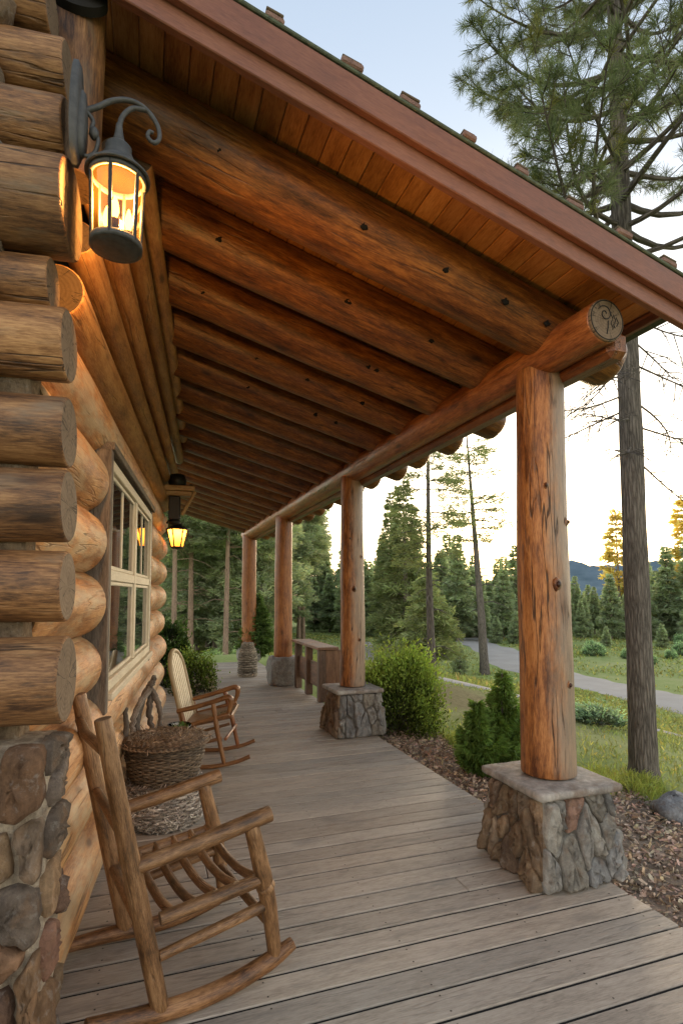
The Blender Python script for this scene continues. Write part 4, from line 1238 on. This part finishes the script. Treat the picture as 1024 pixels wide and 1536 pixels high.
# ================================================================== PLANTS
def conifer(seed, h, base, rmax, whorls, per, leaf, width, dens, trunk_r, droop=.15, power=1.0, lean=0.0, limb=True, top_bare=0.0, gaps=.0, tintb=(1, 1, 1), low_dead=0, curve=.1, lvar=(.6, 1.15)):
    """returns (trunk MB, crown MB); crown made of many needle sprays along drooping branches"""
    rg = np.random.default_rng(seed); tr, cr = MB(), MB()
    ax = lambda z: np.array([lean * z + .02 * h * math.sin(z / h * 3 + seed) * .3, .012 * h * math.sin(z / h * 4 + seed * 2) * .3, z])
    zs = np.linspace(-.3, h, 14); tr.tube([ax(max(z, 0)) + np.array([0, 0, min(z, 0)]) for z in zs], [max(.008, trunk_r * (1 - .93 * max(z, 0) / h) * (1.25 if z <= 0 else 1)) for z in zs], 10, .03, 2, ('n', 'n'), 0)
    P, D, L, W, T = [], [], [], [], []
    for w in range(whorls):
        f = (w + rg.random() * .7) / whorls; z = base + (h - base) * f
        rr = rmax * ((1 - f) ** power) * (.55 + .45 * min(1, f * 6)) + .04 * rmax
        for b in range(per):
            if rg.random() < gaps: continue
            a = rg.random() * 6.283; Lb = rr * rg.uniform(*lvar); up = rg.uniform(-.05, .3) * (1.0 - f * .2) + (f > .85) * .5
            u = np.array([math.cos(a), math.sin(a), 0]); p0 = ax(z)
            n = max(4, int(dens * Lb * (6 + 4 * rg.random())))
            s = .12 + .88 * rg.random(n) ** .75; 
            bend = up * s - droop * 2 * s ** 2 + curve * s ** 3
            c = p0 + u * (s * Lb)[:, None] + np.array([0, 0, 1]) * (bend * Lb)[:, None]
            side = np.array([-u[1], u[0], 0]); sp = (rg.random(n) - .5) * 2 * Lb * .42 * np.sin(np.clip(s, 0, 1) * 2.6 + .25)
            c = c + side * sp[:, None] + np.array([0, 0, 1]) * (rg.normal(size=n) * .05 * Lb - np.abs(sp) * .15)[:, None]
            d = u * .8 + side * (np.sign(sp) * (.3 + rg.random(n) * .8))[:, None] + np.array([0, 0, 1]) * (rg.normal(size=n) * .35 + .12)[:, None] + rg.normal(size=(n, 3)) * .25
            P.append(c); D.append(d); k = (.7 + .6 * rg.random(n)); L.append(leaf * k); W.append(width * k)
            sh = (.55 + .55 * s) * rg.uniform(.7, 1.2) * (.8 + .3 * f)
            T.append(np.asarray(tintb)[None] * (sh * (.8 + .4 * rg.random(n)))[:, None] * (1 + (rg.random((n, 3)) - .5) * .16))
            if limb and Lb > .25:
                q = np.linspace(0, .92, 5); tr.tube([p0 + u * Lb * e + np.array([0, 0, 1]) * Lb * (up * e - droop * 2 * e ** 2 + curve * e ** 3) for e in q], np.linspace(max(.006, trunk_r * .16 * Lb / rmax), .003, 5), 4, 0, 0, ('n', 'n'), 0, cap=False)
    for k in range(low_dead):
        z = rg.uniform(.25, 1.0) * base; a = rg.random() * 6.283; Lb = rmax * rg.uniform(.25, .8); u = np.array([math.cos(a), math.sin(a), 0]); p0 = ax(z)
        tr.tube([p0, p0 + u * Lb * .4 + np.array([0, 0, .04 * Lb]), p0 + u * Lb * .75 + np.array([0, 0, -.08 * Lb]), p0 + u * Lb + np.array([0, 0, -.25 * Lb])], [trunk_r * .14, trunk_r * .1, trunk_r * .07, .003], 4, 0, 2, ('n', 'n'), 0, cap=False)
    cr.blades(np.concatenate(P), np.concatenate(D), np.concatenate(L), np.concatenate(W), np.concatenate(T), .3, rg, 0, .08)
    return tr, cr


def plant_tree(name, x, y, label, tr, cr, bark, leaf, group=None, rz=0, cat='tree', names=('trunk', 'crown'), dz=0):
    z = float(ground_z(x, y)) + dz; o = thing(name, (x, y, z), label, cat, group, rz)
    tr.build(names[0], bark, o); cr.build(names[1], leaf, o); return o


def copy_tree(root, x, y, rz, s, label, group, dz=0, sz=None):
    c = root.copy(); COL.objects.link(c); c.location = (x, y, float(ground_z(x, y)) + dz); c.rotation_euler = (0, 0, rz); c.scale = (s, s, sz or s)
    c['label'] = label
    if group: c['group'] = group
    for ch in root.children:
        k = ch.copy(); COL.objects.link(k); k.parent = c
    return c


# ---- the big pine beside the porch
def big_pine():
    x, y = 4.26, 3.93; zg = float(ground_z(x, y))
    o = thing('pine_tree', (x, y, zg), 'tall pine with grey fissured trunk and long needle tufts, right of the nearest column', 'tree')
    rg = np.random.default_rng(17); tr = MB(); H = 10.5
    tz = [-.25, 0, .12, .5, 1.2, 2.2, 3.2, 4.2, 5.5, 7, 9, H]; rr = [.16, .150, .126, .115, .110, .104, .099, .094, .084, .066, .036, .01]
    ax = lambda z: np.array([-.010 * z + .012 * math.sin(z * .9), .010 * math.sin(z * .7 + 1), z])
    tr.tube([ax(z) for z in tz], rr, 26, .035, 12, ('n', 'n'), 0)
    NPt, ND, NL, NTt = [], [], [], []
    def tuft(p, d, size, n=26):
        n = int(n * 2.0); size *= 1.08
        d = d / np.linalg.norm(d); q = rg.normal(size=(n, 3)); q /= np.linalg.norm(q, axis=1)[:, None]
        dd = d[None] * .75 + q * .9; NPt.append(p[None] - d[None] * (rg.random((n, 1)) * size * .55)); ND.append(dd); NL.append(size * (.6 + .5 * rg.random(n)))
        b = rg.uniform(.6, 1.35); c = np.array([1, 1, 1]) * b
        if rg.random() < .12: c = c * np.array([1.5, 1.25, .8])
        NTt.append(c[None] * (.75 + .5 * rg.random((n, 1))) * (1 + (rg.random((n, 3)) - .5) * .12))
    def limb(z, a, L, rise, tufts=True, droop=0.0):
        u = np.array([math.cos(a), math.sin(a), 0]); s_ = np.array([-u[1], u[0], 0]); p0 = ax(z)
        wv = rg.uniform(-.12, .12); pts = []
        for e in np.linspace(0, 1, 9):
            zz = rise * e + (.22 * e ** 2.2 if tufts else -droop * e ** 1.7)
            pts.append(p0 + u * L * e + s_ * L * wv * math.sin(e * 3.5) + np.array([0, 0, L * (zz - .10 * math.sin(e * math.pi))]))
        r0 = .012 + .012 * L if tufts else .010
        tr.tube(pts, np.linspace(r0, .004, 9), 7, .06, 2, ('n', 'n'), 0, cap=False)
        pts = np.array(pts)
        def at(e):
            i = min(7, int(e * 8)); f = e * 8 - i; return pts[i] * (1 - f) + pts[i + 1] * f
        nt = int((10 if tufts else 13) * L / 1.2) + 2
        for k in range(nt):
            e = (.40 if tufts else .28) + (.60 if tufts else .72) * (k + rg.random() * .8) / nt; e = min(e, .99); b = at(e); sg = 1 if k % 2 else -1
            Lt = L * (.46 * (1.12 - e)) * rg.uniform(.6, 1.2) + .06
            d = u * rg.uniform(.35, .9) + s_ * sg * rg.uniform(.5, 1.0) + np.array([0, 0, rg.uniform(-.1, .55) if tufts else rg.uniform(-.7, .2)])
            d /= np.linalg.norm(d); cv = np.array([0, 0, rg.uniform(.1, .3) if tufts else -.3]) * Lt
            q = [b, b + d * Lt * .5 + cv * .2, b + d * Lt + cv]
            tr.tube(q, [.0055, .004, .0025], 5, .05, 3, ('n', 'n'), 0, cap=False)
            if tufts:
                tuft(q[2], d + cv / Lt, rg.uniform(.10, .145), 30)
                tuft(q[1], d, rg.uniform(.09, .13), 20)
                if Lt > .25:
                    for _ in range(2):
                        d2 = d + rg.normal(size=3) * .55 + np.array([0, 0, .25]); m = b + d * Lt * rg.uniform(.45, .85); e2 = m + d2 / np.linalg.norm(d2) * Lt * .4
                        tr.tube([m, e2], [.0035, .0022], 4, 0, 2, ('n', 'n'), 0, cap=False); tuft(e2, d2, rg.uniform(.09, .13), 26)
            else:
                for _ in range(2):
                    d2 = d + rg.normal(size=3) * .6; m = b + d * Lt * rg.uniform(.4, .8); tr.tube([m, m + d2 / np.linalg.norm(d2) * Lt * .5], [.003, .0016], 4, 0, 2, ('n', 'n'), 0, cap=False)
        if tufts: tuft(pts[-1], pts[-1] - pts[-2], .14, 34); tuft(pts[-2], pts[-1] - pts[-2], .12, 26)
    z = 4.55
    while z < H - .3:
        f = (z - 4.4) / (H - 4.4); m = 4
        a0 = rg.random() * 6.283
        for k in range(m):
            limb(z + rg.uniform(-.12, .12), a0 + k * 6.283 / m + rg.uniform(-.45, .45), (1.85 * (1 - f) ** .55 * min(1, .80 + f * 1.6)) * rg.uniform(.75, 1.12), rg.uniform(-.08, .30) + .25 * f)
        z += .30 - .06 * f
    for (z, a, L) in ((4.45, 205, .9), (4.3, 330, .95), (4.1, 15, .9), (4.0, 190, .8), (3.85, 350, 1.0), (3.72, 215, .95), (3.55, 175, .75), (3.5, 20, 1.05), (3.3, 200, .85), (3.25, 340, .9), (3.05, 220, .75), (2.95, 5, .8), (4.4, 100, .8), (3.9, 80, .8), (3.4, 120, .7)):
        limb(z, R(a), L, rg.uniform(.0, .18), False, rg.uniform(.25, .55))
    tr.build('trunk', M['bark'], o)
    cr = MB(); n = sum(len(q) for q in NL)
    cr.blades(np.concatenate(NPt), np.concatenate(ND), np.concatenate(NL), .0038, np.concatenate(NTt), .3, rg, 0, .06)
    cr.build('crown', M['needle'], o)


big_pine()

# ---- middle distance trees
t1, c1 = conifer(3, 5.9, 2.3, 1.0, 26, 3, .10, .012, 26, .088, .16, .6, .0, True, gaps=.25, low_dead=14)
plant_tree('pine_tree', 5.08, 9.42, 'slender pine with thin bare trunk and sparse crown, left of the leaning one', t1, c1, M['bark'], M['needlemid'])
t1, c1 = conifer(8, 12.2, 6.2, 1.9, 24, 3, .22, .03, 11, .22, .10, .5, -.055, True, gaps=.28, low_dead=12)
plant_tree('pine_tree', 14.83, 22.5, 'tall leaning pine with bare straight trunk beside the road bend', t1, c1, M['bark'], M['needlemid'])
t1, c1 = conifer(12, 10.6, 1.2, 1.75, 46, 6, .26, .045, 9, .19, .2, .85)
plant_tree('spruce_tree', 15.37, 34.2, 'narrow pointed spruce left of the two bare trunked pines', t1, c1, M['barkfar'], M['needlemid'])
t1, c1 = conifer(14, 10.4, .9, 2.3, 44, 6, .26, .05, 9, .2, .2, .75)
plant_tree('spruce_tree', 13.9, 28.9, 'broad bushy spruce behind the slender bare trunked pine', t1, c1, M['barkfar'], M['needlemid'])
t1, c1 = conifer(19, 3.3, .5, 1.3, 22, 6, .15, .03, 13, .1, .2, .55)
mid = plant_tree('pine_tree', 9.2, 17.3, 'low spreading young pine under the sparse pines', t1, c1, M['bark'], M['needlemid'])
t1, c1 = conifer(21, 1.5, .1, .5, 20, 6, .10, .022, 20, .03, .1, .9)
plant_tree('young_conifer', 13.65, 22.6, 'small lone conifer sapling on the grass between path and road', t1, c1, M['bark'], M['needlefar'])

# ---- shrubs near the deck
def bushy(seed, w, h, n, leaf, width, tint, shape='bullet', lumps=26):
    rg = np.random.default_rng(seed); cr, tr = MB(), MB()
    # clumps on an egg-shaped envelope with gaps
    P, D, T = [], [], []
    for k in range(lumps * 3):
        f = rg.random() ** .8; z = h * (.05 + .93 * f); r = w * .5 * math.sqrt(max(0, 1 - ((z / h - .30) / .72) ** 2)) if z / h > .3 else w * .5 * (.82 + .6 * z / h)
        a = rg.random() * 6.283; rad = r * (.45 + .55 * rg.random() ** .4)
        c = np.array([math.cos(a) * rad, math.sin(a) * rad, z]); m = n // (lumps * 3); s = w * rg.uniform(.07, .14)
        q = rg.normal(size=(m, 3)) * s * np.array([.8, .8, 1.25]); P.append(c + q)
        out = np.array([math.cos(a) * .6, math.sin(a) * .6, .9]); D.append(out + rg.normal(size=(m, 3)) * .55)
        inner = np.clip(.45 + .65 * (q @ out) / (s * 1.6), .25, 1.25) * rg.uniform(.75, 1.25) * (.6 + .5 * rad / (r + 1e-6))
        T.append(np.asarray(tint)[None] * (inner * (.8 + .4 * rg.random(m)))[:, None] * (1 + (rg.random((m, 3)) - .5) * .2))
        tr.tube([(0, 0, 0), c * np.array([.5, .5, .45]), c], [.012, .008, .003], 5, .05, 2, ('n', 'n'), 0, cap=False)
    P = np.concatenate(P); m = len(P); P[:, 2] = np.maximum(P[:, 2], .01)
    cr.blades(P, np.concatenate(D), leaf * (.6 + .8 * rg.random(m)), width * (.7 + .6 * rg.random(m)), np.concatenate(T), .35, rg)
    return tr, cr


t1, c1 = bushy(31, .92, .80, 26000, .034, .015, (1.25, 1.28, 1.05), lumps=22)
plant_tree('shrub', 2.80, 6.02, 'rounded light green bushy shrub beside the second stone pedestal', t1, c1, M['bark'], M['leaf'], None, 0, 'shrub', ('stems', 'foliage'))
tr_, cr_ = MB(), MB()
for (dx, dy, h, w, sd) in ((.10, 0, .90, .36, 41), (-.19, -.02, .66, .28, 42), (.26, .06, .50, .30, 43), (-.04, -.10, .36, .36, 44)):
    t1, c1 = conifer(sd, h, .05, w * .56, 20, 6, .055, .012, 120, .016, -.14, .75, 0, True, curve=.3, tintb=(1.5, 1.5, 1.2), lvar=(.4, 1.35))
    for src, dst in ((t1, tr_), (c1, cr_)):
        for v, g, t in zip(src.V, src.G, src.T): v += np.array([dx, dy, 0])
        n0 = dst.n; dst.V += src.V; dst.G += src.G; dst.T += src.T; dst.F += [(f + n0, m, s) for f, m, s in src.F]; dst.n += src.n
plant_tree('conifer_shrub', 2.95, 4.33, 'dark green dwarf conifer with two pointed tops left of the nearest column', tr_, cr_, M['bark'], M['leafdark'], None, 0, 'shrub', ('stems', 'foliage'))

# low meadow shrubs
t1, c1 = bushy(51, 1.3, .7, 1800, .12, .04, (.75, .9, .95), lumps=14)
LOWL = ['low grey green meadow bush near the big pine trunk', 'flat grey green bush just left of the big pine on the slope']
lb = plant_tree('meadow_bush', 6.3, 6.6, LOWL[0], t1, c1, M['bark'], M['needlefar'], 'low grey green bushes on the slope', 0, 'bush', ('stems', 'foliage')); lb.scale = (.55, .55, .3)
copy_tree(lb, 6.05, 7.1, 1.2, .45, LOWL[1], 'low grey green bushes on the slope', 0, .25)
t1, c1 = bushy(52, 2.0, 1.4, 2200, .2, .06, (.8, 1.0, .9), lumps=16)
fb = plant_tree('meadow_bush', 25.85, 27.2, 'spiky low bush on the meadow across the road', t1, c1, M['bark'], M['needlefar'], 'small bushes scattered on the far meadow', 0, 'bush', ('stems', 'foliage')); fb.scale = (.6, .6, .42)
for (x, y, s) in ((29.1, 24.7, .3), (33.1, 27.3, .5), (25.5, 22.75, .26), (26.3, 25.2, .3), (26.1, 31.8, .32), (15.1, 29.8, .3), (31, 33, .35), (40, 33, .5), (22, 20, .2), (28, 19.5, .3)):
    copy_tree(fb, x, y, rnd.random() * 6, s, 'small dark bush scattered on the far meadow across the road', 'small bushes scattered on the far meadow')
t1, c1 = conifer(55, 2.6, .1, .75, 22, 6, .2, .05, 12, .05, .12, .9)
sc_ = plant_tree('young_conifer', 28.05, 37.8, 'young conifer on the meadow edge across the road', t1, c1, M['barkfar'], M['needlefar'], 'young conifers on the meadow edge')
for (x, y, s) in ((37, 32.1, .7), (30.5, 38.5, 1.2), (27, 39, .85), (33.5, 34, .6), (39, 30, .9)):
    copy_tree(sc_, x, y, rnd.random() * 6, s, 'young conifer on the meadow edge across the road', 'young conifers on the meadow edge')

# potted / flowering plants at the far end of the deck
t1, c1 = conifer(61, 1.5, .12, .48, 26, 7, .08, .018, 40, .03, .1, .8)
plant_tree('conifer_shrub', 2.32, 12.5, 'dark green conifer shrub between the urn and the stone block column', t1, c1, M['bark'], M['leafdark'], None, 0, 'shrub', ('stems', 'foliage'), .1)
t1, c1 = bushy(62, .66, .95, 5000, .06, .024, (.55, .65, .55))
plant_tree('shrub', .30, 9.35, 'dark leafy shrub at the cabin corner behind the cream backed chair', t1, c1, M['bark'], M['leafdark'], None, 0, 'shrub', ('stems', 'foliage'), .12)
t1, c1 = bushy(63, .62, .52, 5200, .034, .018, (.72, .8, .6))
o_ = plant_tree('flowering_plant', .66, 8.65, 'pale flowering plant spilling onto the deck behind the cream backed chair', t1, c1, M['bark'], M['leaf'], None, 0, 'plant', ('stems', 'foliage'), .12)
mb = MB(); n = 900; q = NP.normal(size=(n, 3)); q /= np.linalg.norm(q, axis=1)[:, None]; q[:, 2] = np.abs(q[:, 2])
P = q * np.array([.3, .3, .47]) * (.8 + .25 * NP.random((n, 1))); mb.blades(P, q + NP.normal(size=(n, 3)) * .5, .026, .02, vary((1, .95, .9), n, .3), .6); mb.build('blossoms', M['flower'], o_)

# rock
mb = MB(); mb.blob((0, 0, .07), (.27, .19, .125), 26, 16, .09, (.25, .25, .26)); v = mb.V[0]; v += NP.normal(size=v.shape) * .004; mb.G[0] = v
o_ = mb.build('rock', M['rock']); o_.scale = (.8, .8, .8); o_.location = (3.70, 3.14, float(ground_z(3.70, 3.14))); o_.rotation_euler = (0, 0, .5); tag(o_, 'grey boulder lying on the mulch edge at the right', 'rock')

# ---- far forest
FG = 'conifers of the far tree line across the meadow'; FL = 'dark conifer in the far tree line across the meadow'
protos = []
for k, (h, b, r) in enumerate(((9.5, .6, 1.9), (8.2, .5, 1.8), (11, 1.2, 2.1), (8.8, .4, 2.3))):
    protos.append(conifer(70 + k, h, b, r, 34, 6, .40, .10, 7.0, .16, .18, .85, 0, False))
roots = []
rg = random.Random(3)
spots = []
for row, (d0, d1, n) in enumerate(((54, 61, 30), (63, 74, 62), (78, 98, 76))):
    for k in range(n):
        az = R(16 + (58 - 16) * (k + rg.random()) / n); d = rg.uniform(d0, d1) * (1 + .1 * math.sin(az * 9))
        spots.append((math.sin(az) * d, math.cos(az) * d, row))
for i, (x, y, row) in enumerate(spots):
    azd = math.degrees(math.atan2(x, y))
    s = (.72 if 41 < azd < 47 else 1.0) * rg.choice((.42, .55, .62, .7, .78, .92)) * rg.uniform(.9, 1.1) * (1 + .08 * row); rz = rg.random() * 6.28
    if i < len(protos):
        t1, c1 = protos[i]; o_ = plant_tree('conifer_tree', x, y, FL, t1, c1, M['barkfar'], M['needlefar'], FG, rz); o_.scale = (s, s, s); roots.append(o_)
    else:
        copy_tree(rg.choice(roots), x, y, rz, s, FL, FG)
# two taller ones, golden sunlight put into the needle tint
t1, c1 = conifer(90, 13.5, 4.5, 1.9, 26, 4, .5, .12, 4.5, .2, .1, .6, 0, True, gaps=.2, tintb=(1.9, 1.35, .7))
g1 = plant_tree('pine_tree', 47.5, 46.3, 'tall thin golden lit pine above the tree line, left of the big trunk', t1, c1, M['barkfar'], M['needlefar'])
copy_tree(g1, 51.6, 41.6, 2.0, 1.08, 'tall golden lit pine above the tree line at the right edge', None)
# right hand group, nearer
for k, (x, y, s) in enumerate(((47, 40, 1.0), (44.5, 40.5, .85), (49, 37, 1.15), (46, 36, .9), (50, 40, 1.1), (42, 42, .8))):
    copy_tree(roots[k % 4], x, y, k * 1.3, s * .95, 'bushy conifer of the dark clump at the right edge of the meadow', 'dark conifer clump at the right edge')

# left forest: tall trunks behind the porch
LG = 'tall pines of the woods behind the porch'; LL = 'tall pine in the hazy woods behind the far end of the porch'
lp = []
for k, (h, b, r, wn) in enumerate(((16, 5.5, 2.6, 30), (18, 7.0, 2.8, 30), (14, 2.0, 2.8, 34), (12, .8, 2.6, 36))):
    lp.append(conifer(110 + k, h, b, r, wn, 6, .27, .055, 11.0, .17, .16, .6, 0, k < 2, gaps=.1, low_dead=14 if k < 2 else 0))
lroots = []
L_spots = [(2.1, 30, 0), (3.5, 27, 1), (5.2, 33, 0), (1.0, 26, 1), (4.4, 40, 2), (7.5, 36, 1), (8.2, 42, 0), (2.9, 46, 2), (12.6, 47, 1)]
for k in range(52):
    az = R(rg.uniform(-3, 12.5) if k < 46 else rg.uniform(13, 17)); d = rg.uniform(40, 78)
    L_spots.append((math.sin(az) * d, math.cos(az) * d, rg.choice((0, 1, 2, 2, 3, 3))))
for k in range(16):
    az = R(rg.uniform(-2, 11)); d = rg.uniform(30, 50)
    L_spots.append((math.sin(az) * d, math.cos(az) * d, rg.choice((2, 3, 3))))
first = {}
for i, (x, y, kd) in enumerate(L_spots):
    s = rg.uniform(.8, 1.1); rz = rg.random() * 6.28
    if kd not in first:
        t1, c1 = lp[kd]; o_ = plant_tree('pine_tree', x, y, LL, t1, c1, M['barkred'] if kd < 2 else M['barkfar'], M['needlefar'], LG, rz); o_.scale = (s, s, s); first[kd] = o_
    else: copy_tree(first[kd], x, y, rz, s, LL, LG)
# undergrowth at the foot of the woods
t1, c1 = bushy(130, 2.4, 1.3, 5200, .10, .045, (.9, 1.05, .8), lumps=18)
ub = plant_tree('undergrowth_bush', 1.4, 24.5, 'leafy bush at the foot of the woods beyond the deck end', t1, c1, M['bark'], M['needlefar'], 'leafy bushes at the foot of the woods', 0, 'bush', ('stems', 'foliage'))
for k in range(11):
    az = R(-2 + 13 * (k + rg.random()) / 11); d = rg.uniform(20, 32)
    ub.scale = (.4, .4, .4); copy_tree(ub, math.sin(az) * d, math.cos(az) * d, rg.random() * 6, rg.uniform(.25, .5), 'leafy bush at the foot of the woods beyond the deck end', 'leafy bushes at the foot of the woods')

# ================================================================== LIGHT, SKY, CAMERA
SUN_AZ, SUN_EL = R(38), R(7)
w = bpy.data.worlds.new('World'); scene.world = w; w.use_nodes = True
nt = w.node_tree; nt.nodes.clear()
def N(typ, **kw):
    n = nt.nodes.new(typ)
    for k, v in kw.items(): setattr(n, k, v)
    return n
out = N('ShaderNodeOutputWorld'); bg = N('ShaderNodeBackground'); bg.inputs[1].default_value = .10
sky = N('ShaderNodeTexSky', sky_type='NISHITA', sun_disc=False, sun_elevation=SUN_EL, sun_rotation=SUN_AZ, air_density=1.0, dust_density=2.0, ozone_density=1.0)
bg2 = N('ShaderNodeBackground'); bg2.inputs[1].default_value = 1.0
tc = N('ShaderNodeTexCoord'); sx = N('ShaderNodeSeparateXYZ'); nt.links.new(tc.outputs['Generated'], sx.inputs[0])
rp = N('ShaderNodeValToRGB'); nt.links.new(sx.outputs[2], rp.inputs[0])
# bright thin evening haze: strongest low over the horizon, thinning to pale blue overhead
st = [(0.0, (1.6, 1.4, 1.08)), (.05, (2.3, 2.0, 1.55)), (.15, (2.8, 2.6, 2.25)), (.33, (1.7, 1.64, 1.52)), (.5, (.88, .93, .98)), (.65, (.58, .67, .79)), (.78, (.46, .56, .70)), (1.0, (.42, .52, .66))]
e = rp.color_ramp.elements
while len(e) < len(st): e.new(.5)
for q, (p, c) in zip(e, st): q.position = p; q.color = (*c, 1)
nt.links.new(rp.outputs[0], bg2.inputs[0]); nt.links.new(sky.outputs[0], bg.inputs[0])
ad = N('ShaderNodeAddShader'); nt.links.new(bg.outputs[0], ad.inputs[0]); nt.links.new(bg2.outputs[0], ad.inputs[1]); nt.links.new(ad.outputs[0], out.inputs[0])

sd = bpy.data.lights.new('Sun', 'SUN'); sd.energy = 1.6; sd.angle = R(12); sd.color = (1.0, .78, .52)
so = bpy.data.objects.new('Sun', sd); COL.objects.link(so)
sv = Vector((math.sin(SUN_AZ) * math.cos(SUN_EL), math.cos(SUN_AZ) * math.cos(SUN_EL), math.sin(SUN_EL)))
so.rotation_euler = sv.to_track_quat('Z', 'Y').to_euler()

PITCH = R(3.5)
cd = bpy.data.cameras.new('Camera'); cd.sensor_fit = 'VERTICAL'; cd.sensor_height = 36; cd.lens = 829 / 1536 * 36
cd.shift_y = (122 - 829 * math.tan(PITCH)) / 1536; cd.clip_end = 3000; cd.clip_start = .05
co = bpy.data.objects.new('Camera', cd); COL.objects.link(co); co.location = (0, 0, EYE)
f = Vector((math.sin(YAW) * math.cos(PITCH), math.cos(YAW) * math.cos(PITCH), math.sin(PITCH)))
co.rotation_euler = f.to_track_quat('-Z', 'Y').to_euler()
scene.camera = co
scene.render.engine = 'CYCLES'
scene.view_settings.view_transform = 'Standard'; scene.view_settings.look = 'None'; scene.view_settings.exposure = 0; scene.view_settings.gamma = 1
scene.cycles.max_bounces = 8; scene.cycles.diffuse_bounces = 5; scene.cycles.transparent_max_bounces = 12
scene.cycles.use_denoising = True; scene.cycles.use_adaptive_sampling = True; scene.cycles.adaptive_threshold = .025
scene.cycles.sample_clamp_indirect = 6
